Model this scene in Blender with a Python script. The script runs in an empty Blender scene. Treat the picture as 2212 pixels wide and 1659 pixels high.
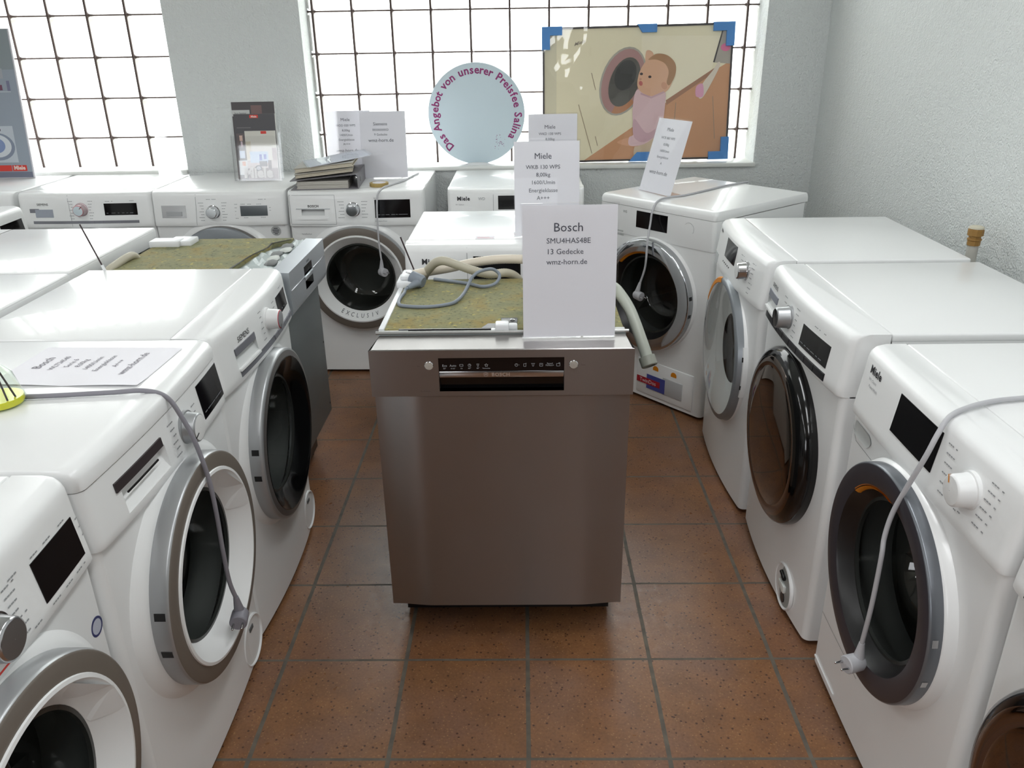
import bpy, bmesh, math, random
from mathutils import Matrix, Vector

rng = random.Random(7)
SC = bpy.context.scene
COL = SC.collection
PI = math.pi

# ------------------------------------------------------------------ camera
cam_d = bpy.data.cameras.new('camera')
cam_d.sensor_width = 36.0
cam_d.lens = 28.435
cam_d.clip_start = 0.02
cam = bpy.data.objects.new('camera', cam_d)
COL.objects.link(cam)
def _cam_matrix(pitch, yaw, roll, loc):
    cp, sp, cy, sy = math.cos(pitch), math.sin(pitch), math.cos(yaw), math.sin(yaw)
    f = Vector((sy*cp, cy*cp, -sp)); r = Vector((cy, -sy, 0)); u = r.cross(f)
    c, s = math.cos(roll), math.sin(roll)
    r2 = c*r + s*u; u2 = -s*r + c*u
    return Matrix(((r2.x, u2.x, -f.x, loc[0]), (r2.y, u2.y, -f.y, loc[1]), (r2.z, u2.z, -f.z, loc[2]), (0, 0, 0, 1)))
cam.matrix_world = _cam_matrix(0.404667, -0.017302, -0.016021, (-0.0007, -1.303, 1.4511))
SC.camera = cam

# ------------------------------------------------------------------ view, world, daylight
SC.view_settings.view_transform = 'Standard'
SC.view_settings.look = 'None'
SC.view_settings.gamma = 1.0
SC.view_settings.use_curve_mapping = False
SC.view_settings.exposure = 0.10
SKY_STRENGTH = 7.6
world = bpy.data.worlds.new('daylight'); SC.world = world
world.use_nodes = True
wn, wl = world.node_tree.nodes, world.node_tree.links
wn.clear()
w_out = wn.new('ShaderNodeOutputWorld'); w_bg = wn.new('ShaderNodeBackground')
w_tc = wn.new('ShaderNodeTexCoord'); w_sx = wn.new('ShaderNodeSeparateXYZ'); w_rp = wn.new('ShaderNodeValToRGB')
w_mr = wn.new('ShaderNodeMapRange')
w_mr.inputs['From Min'].default_value = -0.6; w_mr.inputs['From Max'].default_value = 0.6
wl.new(w_tc.outputs['Generated'], w_sx.inputs[0]); wl.new(w_sx.outputs['Z'], w_mr.inputs['Value'])
wl.new(w_mr.outputs[0], w_rp.inputs[0]); wl.new(w_rp.outputs[0], w_bg.inputs[0]); wl.new(w_bg.outputs[0], w_out.inputs[0])
w_bg.inputs[1].default_value = SKY_STRENGTH
cr = w_rp.color_ramp
cr.elements[0].position = 0.0; cr.elements[0].color = (0.40, 0.40, 0.34, 1)
cr.elements[1].position = 1.0; cr.elements[1].color = (0.93, 0.96, 1.0, 1)
e = cr.elements.new(0.22); e.color = (0.62, 0.61, 0.52, 1)
e = cr.elements.new(0.38); e.color = (0.84, 0.85, 0.82, 1)
e = cr.elements.new(0.52); e.color = (0.95, 0.97, 1.0, 1)

def portal(name, loc, rot, sx, sy):
    d = bpy.data.lights.new(name, 'AREA'); d.shape = 'RECTANGLE'; d.size = sx; d.size_y = sy
    d.cycles.is_portal = True
    o = bpy.data.objects.new(name, d); COL.objects.link(o); o.location = loc; o.rotation_euler = rot
    return o
# sky light enters through the two glass block windows and an assumed, unseen window behind
portal('sky_portal_near_corner', (0.055, 3.10, 1.65), (PI/2, 0, PI), 2.2, 1.6)
portal('sky_portal_far_left', (-2.45, 3.10, 1.65), (PI/2, 0, PI), 1.55, 1.6)
portal('sky_portal_assumed_window', (-2.7, -5.05, 1.80), (PI/2, 0, 0), 1.4, 1.3)
LAMP_WATTS = 13.5
# two rows of assumed, unseen ceiling lamps, added for light from above
def added_ceiling_lamp(x, y, w=LAMP_WATTS):
    d = bpy.data.lights.new('added_ceiling_lamp', 'AREA'); d.shape = 'RECTANGLE'; d.size = 0.30; d.size_y = 1.25
    d.energy = w; d.color = (0.97, 0.99, 1.0)
    o = bpy.data.objects.new('added_ceiling_lamp', d); COL.objects.link(o); o.location = (x, y, 2.74)
for lx in (-2.5, 0.35):
    for ly in (-3.0, -1.4, 0.3): added_ceiling_lamp(lx, ly)

# ------------------------------------------------------------------ materials
def srgb(r, g, b):
    def f(c):
        c /= 255.0
        return c/12.92 if c <= 0.04045 else ((c+0.055)/1.055)**2.4
    return (f(r), f(g), f(b), 1.0)

MATS = {}
def M(name, col, rough=0.5, metal=0.0, coat=0.0, spec=0.5, bump=None, aniso=0.0, emis=None):
    if name in MATS: return MATS[name]
    m = bpy.data.materials.new(name); m.use_nodes = True
    b = m.node_tree.nodes['Principled BSDF']
    b.inputs['Base Color'].default_value = col
    b.inputs['Roughness'].default_value = rough
    b.inputs['Metallic'].default_value = metal
    b.inputs['Coat Weight'].default_value = coat
    b.inputs['Coat Roughness'].default_value = 0.05
    b.inputs['Specular IOR Level'].default_value = spec
    b.inputs['Anisotropic'].default_value = aniso
    if bump:
        sc, st, det = bump
        n, l = m.node_tree.nodes, m.node_tree.links
        tc = n.new('ShaderNodeTexCoord'); nz = n.new('ShaderNodeTexNoise'); bp = n.new('ShaderNodeBump')
        nz.inputs['Scale'].default_value = sc; nz.inputs['Detail'].default_value = det
        bp.inputs['Strength'].default_value = st; bp.inputs['Distance'].default_value = 0.004
        l.new(tc.outputs['Object'], nz.inputs['Vector']); l.new(nz.outputs['Fac'], bp.inputs['Height']); l.new(bp.outputs[0], b.inputs['Normal'])
    MATS[name] = m
    return m

def schlick(n, l, ior):
    # two-sided fresnel reflectance of a thin pane
    f0 = ((ior-1)/(ior+1))**2
    ge = n.new('ShaderNodeNewGeometry'); dt = n.new('ShaderNodeVectorMath'); dt.operation = 'DOT_PRODUCT'
    l.new(ge.outputs['Normal'], dt.inputs[0]); l.new(ge.outputs['Incoming'], dt.inputs[1])
    def mt(op, a, b=None, c=None):
        k = n.new('ShaderNodeMath'); k.operation = op
        for i, v in enumerate((a, b, c)):
            if v is None: continue
            if isinstance(v, (int, float)): k.inputs[i].default_value = v
            else: l.new(v, k.inputs[i])
        return k.outputs[0]
    x = mt('SUBTRACT', 1.0, mt('ABSOLUTE', dt.outputs['Value']))
    return mt('MULTIPLY_ADD', mt('POWER', x, 5.0), 1-f0, f0)

def thin_glass(name, tint, gloss=1.0, rough=0.02, ior=1.5, body=0.0, body_col=(1, 1, 1, 1)):
    m = bpy.data.materials.new(name); m.use_nodes = True
    n, l = m.node_tree.nodes, m.node_tree.links; n.clear()
    out = n.new('ShaderNodeOutputMaterial'); tr = n.new('ShaderNodeBsdfTransparent'); gl = n.new('ShaderNodeBsdfGlossy')
    mx = n.new('ShaderNodeMixShader'); mu = n.new('ShaderNodeMath'); mu.operation = 'MULTIPLY'
    fr = schlick(n, l, ior)
    tr.inputs[0].default_value = tint; gl.inputs['Roughness'].default_value = rough; gl.inputs['Color'].default_value = (1, 1, 1, 1)
    mu.inputs[1].default_value = gloss
    l.new(fr, mu.inputs[0]); l.new(mu.outputs[0], mx.inputs[0])
    base = tr.outputs[0]
    if body > 0:
        df = n.new('ShaderNodeBsdfDiffuse'); df.inputs[0].default_value = body_col
        m2 = n.new('ShaderNodeMixShader'); m2.inputs[0].default_value = body
        l.new(base, m2.inputs[1]); l.new(df.outputs[0], m2.inputs[2]); base = m2.outputs[0]
    l.new(base, mx.inputs[1]); l.new(gl.outputs[0], mx.inputs[2]); l.new(mx.outputs[0], out.inputs[0])
    MATS[name] = m
    return m

def floor_material():
    m = bpy.data.materials.new('speckled_terracotta_tiles'); m.use_nodes = True
    n, l = m.node_tree.nodes, m.node_tree.links
    b = n['Principled BSDF']
    tc = n.new('ShaderNodeTexCoord'); sx = n.new('ShaderNodeSeparateXYZ'); l.new(tc.outputs['Object'], sx.inputs[0])
    def math_(op, a, c=None, cl=False):
        k = n.new('ShaderNodeMath'); k.operation = op; k.use_clamp = cl
        for i, v in enumerate((a, c)):
            if v is None: continue
            if isinstance(v, (int, float)): k.inputs[i].default_value = v
            else: l.new(v, k.inputs[i])
        return k.outputs[0]
    T = 0.308
    ux, uy = math_('DIVIDE', sx.outputs['X'], T), math_('DIVIDE', sx.outputs['Y'], T)
    nzw = n.new('ShaderNodeTexNoise'); nzw.inputs['Scale'].default_value = 9; l.new(tc.outputs['Object'], nzw.inputs['Vector'])
    wob = math_('MULTIPLY', math_('SUBTRACT', nzw.outputs['Fac'], 0.5), 0.010)
    fx = math_('ABSOLUTE', math_('SUBTRACT', math_('FRACT', math_('ADD', math_('ADD', ux, 0.5), wob)), 0.5))
    fy = math_('ABSOLUTE', math_('SUBTRACT', math_('FRACT', math_('ADD', math_('ADD', uy, 0.5), wob)), 0.5))
    dx = math_('LESS_THAN', fx, 0.0165); dy = math_('LESS_THAN', fy, 0.0115)
    grout = math_('MAXIMUM', dx, dy)
    cx, cy = math_('FLOOR', ux), math_('FLOOR', uy)
    cv = n.new('ShaderNodeCombineXYZ'); l.new(cx, cv.inputs[0]); l.new(cy, cv.inputs[1])
    wnz = n.new('ShaderNodeTexWhiteNoise'); wnz.noise_dimensions = '3D'; l.new(cv.outputs[0], wnz.inputs['Vector'])
    def noise(scale, detail=3):
        k = n.new('ShaderNodeTexNoise'); k.inputs['Scale'].default_value = scale; k.inputs['Detail'].default_value = detail
        l.new(tc.outputs['Object'], k.inputs['Vector']); return k.outputs['Fac']
    def ramp(fac, stops):
        k = n.new('ShaderNodeValToRGB'); l.new(fac, k.inputs[0])
        r = k.color_ramp
        r.elements[0].position, r.elements[0].color = stops[0]
        r.elements[1].position, r.elements[1].color = stops[-1]
        for pos, c in stops[1:-1]:
            e = r.elements.new(pos); e.color = c
        return k.outputs[0]
    def mix(fac, a, c, mode='MIX'):
        k = n.new('ShaderNodeMix'); k.data_type = 'RGBA'; k.blend_type = mode
        if isinstance(fac, float): k.inputs[0].default_value = fac
        else: l.new(fac, k.inputs[0])
        for i, v in ((6, a), (7, c)):
            if isinstance(v, tuple): k.inputs[i].default_value = v
            else: l.new(v, k.inputs[i])
        return k.outputs[2]
    base = ramp(wnz.outputs['Value'], [(0.0, srgb(124, 86, 59)), (0.5, srgb(134, 94, 62)), (1.0, srgb(128, 86, 62))])
    cloud = ramp(noise(11, 4), [(0.35, srgb(116, 80, 54)), (0.65, srgb(150, 104, 67))])
    c = mix(0.5, base, cloud)
    c = mix(ramp(noise(5, 4), [(0.45, (0, 0, 0, 1)), (0.75, (1, 1, 1, 1))]), c, srgb(126, 93, 76))
    vd = n.new('ShaderNodeTexVoronoi'); vd.inputs['Scale'].default_value = 62; l.new(tc.outputs['Object'], vd.inputs['Vector'])
    c = mix(ramp(vd.outputs['Distance'], [(0.0, (1, 1, 1, 1)), (0.13, (1, 1, 1, 1)), (0.20, (0, 0, 0, 1))]), c, srgb(71, 43, 32))
    vl = n.new('ShaderNodeTexVoronoi'); vl.inputs['Scale'].default_value = 110; l.new(tc.outputs['Object'], vl.inputs['Vector'])
    c = mix(ramp(vl.outputs['Distance'], [(0.0, (0.6, 0.6, 0.6, 1)), (0.12, (0.5, 0.5, 0.5, 1)), (0.24, (0, 0, 0, 1))]), c, srgb(180, 139, 95))
    c = mix(math_('MULTIPLY', math_('SUBTRACT', noise(160, 2), 0.4, True), 0.9), c, srgb(81, 51, 36))
    gcol = ramp(noise(30, 2), [(0.3, srgb(84, 78, 70)), (0.7, srgb(106, 98, 86))])
    c = mix(grout, c, gcol)
    l.new(c, b.inputs['Base Color'])
    rr = math_('ADD', math_('MULTIPLY', noise(40, 3), 0.25), math_('ADD', math_('MULTIPLY', grout, 0.3), 0.20))
    l.new(rr, b.inputs['Roughness'])
    bp = n.new('ShaderNodeBump'); bp.inputs['Strength'].default_value = 0.5; bp.inputs['Distance'].default_value = 0.002
    l.new(math_('SUBTRACT', math_('MULTIPLY', noise(70, 2), 0.12), grout), bp.inputs['Height']); l.new(bp.outputs[0], b.inputs['Normal'])
    MATS['floor'] = m
    return m

def plaster_material():
    m = bpy.data.materials.new('rough_white_plaster'); m.use_nodes = True
    n, l = m.node_tree.nodes, m.node_tree.links
    b = n['Principled BSDF']; b.inputs['Base Color'].default_value = srgb(222, 226, 225); b.inputs['Roughness'].default_value = 0.75
    tc = n.new('ShaderNodeTexCoord'); a = n.new('ShaderNodeTexNoise'); a.inputs['Scale'].default_value = 45; a.inputs['Detail'].default_value = 6
    v = n.new('ShaderNodeTexNoise'); v.inputs['Scale'].default_value = 150; v.inputs['Detail'].default_value = 2
    ad = n.new('ShaderNodeMath'); ad.operation = 'ADD'
    bp = n.new('ShaderNodeBump'); bp.inputs['Strength'].default_value = 0.8; bp.inputs['Distance'].default_value = 0.008
    for k in (a, v): l.new(tc.outputs['Object'], k.inputs['Vector'])
    l.new(a.outputs['Fac'], ad.inputs[0]); l.new(v.outputs['Fac'], ad.inputs[1]); l.new(ad.outputs[0], bp.inputs['Height']); l.new(bp.outputs[0], b.inputs['Normal'])
    MATS['plaster'] = m
    return m

def mat_board():
    m = bpy.data.materials.new('olive_insulation_mat'); m.use_nodes = True
    n, l = m.node_tree.nodes, m.node_tree.links
    b = n['Principled BSDF']; b.inputs['Roughness'].default_value = 0.8
    tc = n.new('ShaderNodeTexCoord')
    def noise(s, d):
        k = n.new('ShaderNodeTexNoise'); k.inputs['Scale'].default_value = s; k.inputs['Detail'].default_value = d
        l.new(tc.outputs['Object'], k.inputs['Vector']); return k.outputs['Fac']
    def ramp(f, st):
        k = n.new('ShaderNodeValToRGB'); l.new(f, k.inputs[0]); r = k.color_ramp
        r.elements[0].position, r.elements[0].color = st[0]; r.elements[1].position, r.elements[1].color = st[-1]
        for p_, c_ in st[1:-1]:
            e = r.elements.new(p_); e.color = c_
        return k.outputs[0]
    def mix(f, a, c):
        k = n.new('ShaderNodeMix'); k.data_type = 'RGBA'; l.new(f, k.inputs[0])
        for i, v in ((6, a), (7, c)):
            if isinstance(v, tuple): k.inputs[i].default_value = v
            else: l.new(v, k.inputs[i])
        return k.outputs[2]
    c = ramp(noise(14, 5), [(0.3, srgb(120, 122, 92)), (0.5, srgb(138, 136, 98)), (0.72, srgb(146, 128, 74))])
    c = mix(ramp(noise(95, 3), [(0.55, (0, 0, 0, 1)), (0.72, (0.8, 0.8, 0.8, 1))]), c, srgb(82, 84, 62))
    c = mix(ramp(noise(60, 2), [(0.64, (0, 0, 0, 1)), (0.74, (0.8, 0.8, 0.8, 1))]), c, srgb(196, 178, 92))
    l.new(c, b.inputs['Base Color'])
    bp = n.new('ShaderNodeBump'); bp.inputs['Strength'].default_value = 0.4; bp.inputs['Distance'].default_value = 0.002
    l.new(noise(140, 3), bp.inputs['Height']); l.new(bp.outputs[0], b.inputs['Normal'])
    MATS['mat'] = m
    return m

def steel_material(name, col, rough, aniso=0.8):
    m = bpy.data.materials.new(name); m.use_nodes = True
    n, l = m.node_tree.nodes, m.node_tree.links
    b = n['Principled BSDF']; b.inputs['Base Color'].default_value = col; b.inputs['Metallic'].default_value = 1.0
    b.inputs['Anisotropic'].default_value = aniso
    # brushed across: reflections smear up and down
    cv = n.new('ShaderNodeCombineXYZ'); cv.inputs[2].default_value = 1.0; l.new(cv.outputs[0], b.inputs['Tangent'])
    tc = n.new('ShaderNodeTexCoord'); sm = n.new('ShaderNodeTexNoise'); sm.inputs['Scale'].default_value = 7.0; sm.inputs['Detail'].default_value = 6
    l.new(tc.outputs['Object'], sm.inputs['Vector'])
    s2 = n.new('ShaderNodeMath'); s2.operation = 'MULTIPLY_ADD'; s2.inputs[1].default_value = 0.06; s2.inputs[2].default_value = rough-0.03; l.new(sm.outputs['Fac'], s2.inputs[0])
    l.new(s2.outputs[0], b.inputs['Roughness'])
    MATS[name] = m
    return m

def block_material():
    m = bpy.data.materials.new('glass_block'); m.use_nodes = True
    n, l = m.node_tree.nodes, m.node_tree.links; n.clear()
    out = n.new('ShaderNodeOutputMaterial'); tr = n.new('ShaderNodeBsdfTransparent'); tl = n.new('ShaderNodeBsdfTranslucent'); gl = n.new('ShaderNodeBsdfGlossy')
    tr.inputs[0].default_value = (0.96, 0.97, 0.955, 1); tl.inputs[0].default_value = (0.96, 0.97, 0.95, 1); gl.inputs['Roughness'].default_value = 0.08
    m1 = n.new('ShaderNodeMixShader'); m1.inputs[0].default_value = 0.35
    m2 = n.new('ShaderNodeMixShader'); fr = schlick(n, l, 1.4)
    l.new(tr.outputs[0], m1.inputs[1]); l.new(tl.outputs[0], m1.inputs[2])
    l.new(fr, m2.inputs[0]); l.new(m1.outputs[0], m2.inputs[1]); l.new(gl.outputs[0], m2.inputs[2]); l.new(m2.outputs[0], out.inputs[0])
    MATS['block'] = m
    return m

floor_material(); plaster_material(); mat_board(); block_material()
steel_material('steel', srgb(158, 155, 154), 0.32)
steel_material('steel_far', srgb(190, 194, 200), 0.30)
WHITE = M('white_enamel', srgb(240, 241, 241), 0.30, coat=0.25)
WHITE2 = M('white_plastic', srgb(240, 241, 241), 0.34, coat=0.1)
WHITE3 = M('warm_white_plastic', srgb(224, 226, 222), 0.38)
DISP = M('black_display_glass', srgb(14, 12, 14), 0.08, spec=0.4)
DISPG = M('grey_green_display', srgb(58, 60, 44), 0.15)
DISPB = M('blue_grey_display', srgb(62, 70, 74), 0.15)
BLACK = M('black_plastic', srgb(16, 15, 17), 0.35)
BLKGLOSS = M('gloss_black', srgb(10, 10, 11), 0.12, coat=0.15, spec=.4)
INK = M('dark_print', srgb(70, 72, 78), 0.6)
INKG = M('grey_print', srgb(150, 152, 154), 0.6)
INKB = M('black_print', srgb(34, 32, 36), 0.5)
SILVER = M('silver_plastic', srgb(172, 174, 176), 0.34, metal=0.55)
SILVERD = M('dark_silver_plastic', srgb(112, 108, 106), 0.38, metal=0.4)
TAUPE = M('taupe_door_ring', srgb(112, 104, 96), 0.38)
GREYRING = M('grey_door_ring', srgb(140, 145, 150), 0.32, metal=0.35)
ANTHR = M('anthracite_door_ring', srgb(62, 60, 66), 0.34, metal=0.2)
ANTHRS = M('anthracite_side', srgb(116, 120, 126), 0.30, metal=0.5)
CHROME = M('chrome', srgb(214, 216, 220), 0.05, metal=1.0)
CHROMES = M('brushed_chrome', srgb(196, 196, 198), 0.18, metal=1.0)
SMOKED = M('smoked_mirror_glass', srgb(128, 116, 108), 0.05, metal=1.0)
RUBBER = M('grey_gasket', srgb(70, 72, 72), 0.55)
DRUM = M('drum_steel', srgb(124, 124, 120), 0.42, metal=0.6)
ORANGE = M('orange_plastic', srgb(226, 140, 24), 0.4)
REDP = M('red_print', srgb(170, 30, 44), 0.5)
RED2 = M('bright_red_print', srgb(214, 62, 52), 0.5)
BLUEP = M('blue_print', srgb(70, 76, 150), 0.5)
def paper_material():
    m = bpy.data.materials.new('white_paper'); m.use_nodes = True
    n, l = m.node_tree.nodes, m.node_tree.links; n.clear()
    o = n.new('ShaderNodeOutputMaterial'); d = n.new('ShaderNodeBsdfDiffuse'); t = n.new('ShaderNodeBsdfTranslucent'); x = n.new('ShaderNodeMixShader')
    d.inputs[0].default_value = srgb(250, 249, 254); t.inputs[0].default_value = srgb(240, 240, 248); x.inputs[0].default_value = 0.05
    l.new(d.outputs[0], x.inputs[1]); l.new(t.outputs[0], x.inputs[2]); l.new(x.outputs[0], o.inputs[0])
    return m
PAPER = paper_material()
CORDG = M('grey_cord', srgb(138, 136, 144), 0.5)
CORDW = M('light_grey_cord', srgb(190, 190, 194), 0.45)
CORDB = M('blue_grey_cord', srgb(128, 136, 146), 0.5)
HOSEB = M('beige_hose', srgb(186, 180, 162), 0.5)
HOSEC = M('cream_hose', srgb(222, 212, 196), 0.45)
HOSEG = M('pale_grey_hose', srgb(178, 182, 172), 0.45)
BLUEFOAM = M('blue_foam', srgb(86, 142, 206), 0.7)
FRAMED = M('dark_frame', srgb(52, 46, 48), 0.4)
GREYM = M('grey_sheet_metal', srgb(128, 134, 134), 0.4, metal=0.3)
DOORGLASS = thin_glass('door_glass', (0.74, 0.76, 0.74, 1), 1.0, 0.02, 1.5)
CLEAR = thin_glass('clear_acrylic', (0.99, 0.992, 0.995, 1), 1.0, 0.03, 1.45)
CLEARL = thin_glass('clear_lens', (0.90, 0.91, 0.92, 1), 1.0, 0.03, 1.5)
BOTTLE = thin_glass('bottle_glass', (0.90, 0.95, 0.90, 1), 1.0, 0.02, 1.5)
SMOKEG = thin_glass('dark_door_glass', (0.16, 0.16, 0.15, 1), 1.0, 0.02, 1.5)

# ------------------------------------------------------------------ object helpers
def link(o, parent=None):
    COL.objects.link(o)
    if parent is not None: o.parent = parent
    return o

def thing(name, label, cat, loc=(0, 0, 0), rotz=0.0, group=None):
    o = bpy.data.objects.new(name, None); o.empty_display_size = 0.05
    link(o); o.location = loc; o.rotation_euler = (0, 0, rotz)
    o['label'] = label; o['category'] = cat
    if group: o['group'] = group
    return o

def tag(o, label=None, cat=None, group=None, kind=None):
    for k, v in (('label', label), ('category', cat), ('group', group), ('kind', kind)):
        if v: o[k] = v
    return o

class G:
    """collects vertices and faces of one mesh"""
    def __init__(s): s.v = []; s.f = []; s.m = []; s.mats = []; s.cur = 0
    def mat(s, m):
        if m not in s.mats: s.mats.append(m)
        s.cur = s.mats.index(m); return s
    def add(s, vs, fs):
        k = len(s.v); s.v += [tuple(p) for p in vs]
        for f in fs: s.f.append([i+k for i in f]); s.m.append(s.cur)
        return s
    def box(s, x0, x1, y0, y1, z0, z1):
        vs = [(x0,y0,z0),(x1,y0,z0),(x1,y1,z0),(x0,y1,z0),(x0,y0,z1),(x1,y0,z1),(x1,y1,z1),(x0,y1,z1)]
        return s.add(vs, [(0,3,2,1),(4,5,6,7),(0,1,5,4),(1,2,6,5),(2,3,7,6),(3,0,4,7)])
    def rbox(s, x0, x1, y0, y1, z0, z1, r=0.004, seg=2):
        bm = bmesh.new(); bmesh.ops.create_cube(bm, size=1.0)
        for v in bm.verts:
            v.co = ((x0+x1)/2 + v.co.x*(x1-x0), (y0+y1)/2 + v.co.y*(y1-y0), (z0+z1)/2 + v.co.z*(z1-z0))
        bmesh.ops.bevel(bm, geom=bm.edges[:], offset=min(r, 0.49*min(x1-x0, y1-y0, z1-z0)), segments=seg, profile=0.5, affect='EDGES')
        bm.verts.index_update()
        s.add([v.co[:] for v in bm.verts], [[v.index for v in f.verts] for f in bm.faces]); bm.free(); return s
    def lathe(s, prof, c=(0, 0, 0), axis='-y', n=72, a0=0.0, a1=2*PI, cap0=False, cap1=False):
        """prof: (radius, along).  axis 'y': along is +y (into machine). axis 'z': along is up."""
        full = abs(a1-a0-2*PI) < 1e-6
        cnt = n if full else n+1
        vs = []
        for r, t in prof:
            for i in range(cnt):
                a = a0 + (a1-a0)*i/n
                if axis == 'z': vs.append((c[0]+r*math.cos(a), c[1]+r*math.sin(a), c[2]+t))
                elif axis == 'x': vs.append((c[0]+t, c[1]+r*math.cos(a), c[2]+r*math.sin(a)))
                else: vs.append((c[0]+r*math.cos(a), c[1]+t, c[2]+r*math.sin(a)))
        fs = []
        for k in range(len(prof)-1):
            for i in range(n):
                j = (i+1) % cnt if full else i+1
                fs.append((k*cnt+i, k*cnt+j, (k+1)*cnt+j, (k+1)*cnt+i))
        if cap0: fs.append(list(range(cnt)))
        if cap1: fs.append([(len(prof)-1)*cnt+i for i in range(cnt)])
        return s.add(vs, fs)
    def tube(s, pts, rad, n=10, sub=8, cap=True, smooth=True, rib=0.0, ribn=0):
        P = catmull(pts, sub) if smooth else [Vector(p) for p in pts]
        up = Vector((0, 0, 1)); t0 = (P[1]-P[0]).normalized()
        nn = t0.orthogonal().normalized() if abs(t0.dot(up)) > 0.95 else t0.cross(up).normalized()
        vs = []; m = len(P)
        for i, p_ in enumerate(P):
            t = (P[min(i+1, m-1)]-P[max(i-1, 0)]).normalized()
            nn = (nn - t*nn.dot(t)).normalized(); bb = t.cross(nn)
            r = rad(i/(m-1)) if callable(rad) else rad
            if rib and i % 2: r -= rib
            for k in range(n):
                a = 2*PI*k/n; vs.append(p_ + nn*(r*math.cos(a)) + bb*(r*math.sin(a)))
        fs = [(i*n+k, i*n+(k+1) % n, (i+1)*n+(k+1) % n, (i+1)*n+k) for i in range(m-1) for k in range(n)]
        if cap: fs += [list(range(n))[::-1], [(m-1)*n+k for k in range(n)]]
        return s.add(vs, fs)
    def poly(s, pts): return s.add(pts, [list(range(len(pts)))])
    def build(s, name, m=None, parent=None, smooth=True, angle=40, merge=False):
        me = bpy.data.meshes.new(name)
        me.from_pydata(s.v, [], s.f)
        if s.mats:
            for k in s.mats: me.materials.append(k)
            me.polygons.foreach_set('material_index', s.m)
        elif m is not None: me.materials.append(m)
        bm = bmesh.new(); bm.from_mesh(me)
        if merge: bmesh.ops.remove_doubles(bm, verts=bm.verts[:], dist=0.00005)
        bmesh.ops.recalc_face_normals(bm, faces=bm.faces[:])
        if smooth:
            lim = math.radians(angle)
            for f in bm.faces: f.smooth = True
            for ed in bm.edges:
                if len(ed.link_faces) != 2 or ed.calc_face_angle(0.0) > lim: ed.smooth = False
        bm.to_mesh(me); bm.free(); me.update()
        return link(bpy.data.objects.new(name, me), parent)

def catmull(pts, sub=8):
    P = [Vector(p) for p in pts]; out = []
    for i in range(len(P)-1):
        p0 = P[max(i-1, 0)]; p1 = P[i]; p2 = P[i+1]; p3 = P[min(i+2, len(P)-1)]
        for k in range(sub):
            t = k/sub
            out.append(0.5*((2*p1) + (p2-p0)*t + (2*p0-5*p1+4*p2-p3)*t*t + (3*p1-p0-3*p2+p3)*t**3))
    out.append(P[-1]); return out

_txt_cache = {}
def text_verts(body, size, align='CENTER', bold=0.0, spacing=1.0, line=1.0):
    key = (body, size, align, bold, spacing, line)
    if key in _txt_cache: return _txt_cache[key]
    cu = bpy.data.curves.new('t', 'FONT'); cu.body = body; cu.size = size; cu.align_x = align; cu.offset = bold; cu.resolution_u = 2
    cu.space_character = spacing; cu.space_line = line
    ob = bpy.data.objects.new('t', cu); COL.objects.link(ob)
    dg = bpy.context.evaluated_depsgraph_get(); dg.update()
    me = ob.evaluated_get(dg).to_mesh()
    r = ([v.co.copy() for v in me.vertices], [list(p.vertices) for p in me.polygons])
    ob.evaluated_get(dg).to_mesh_clear()
    bpy.data.objects.remove(ob); bpy.data.curves.remove(cu)
    _txt_cache[key] = r
    return r

def add_text(g, body, size, fn, **kw):
    vs, fs = text_verts(body, size, **kw)
    g.add([fn(v.x, v.y) for v in vs], fs)

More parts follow.
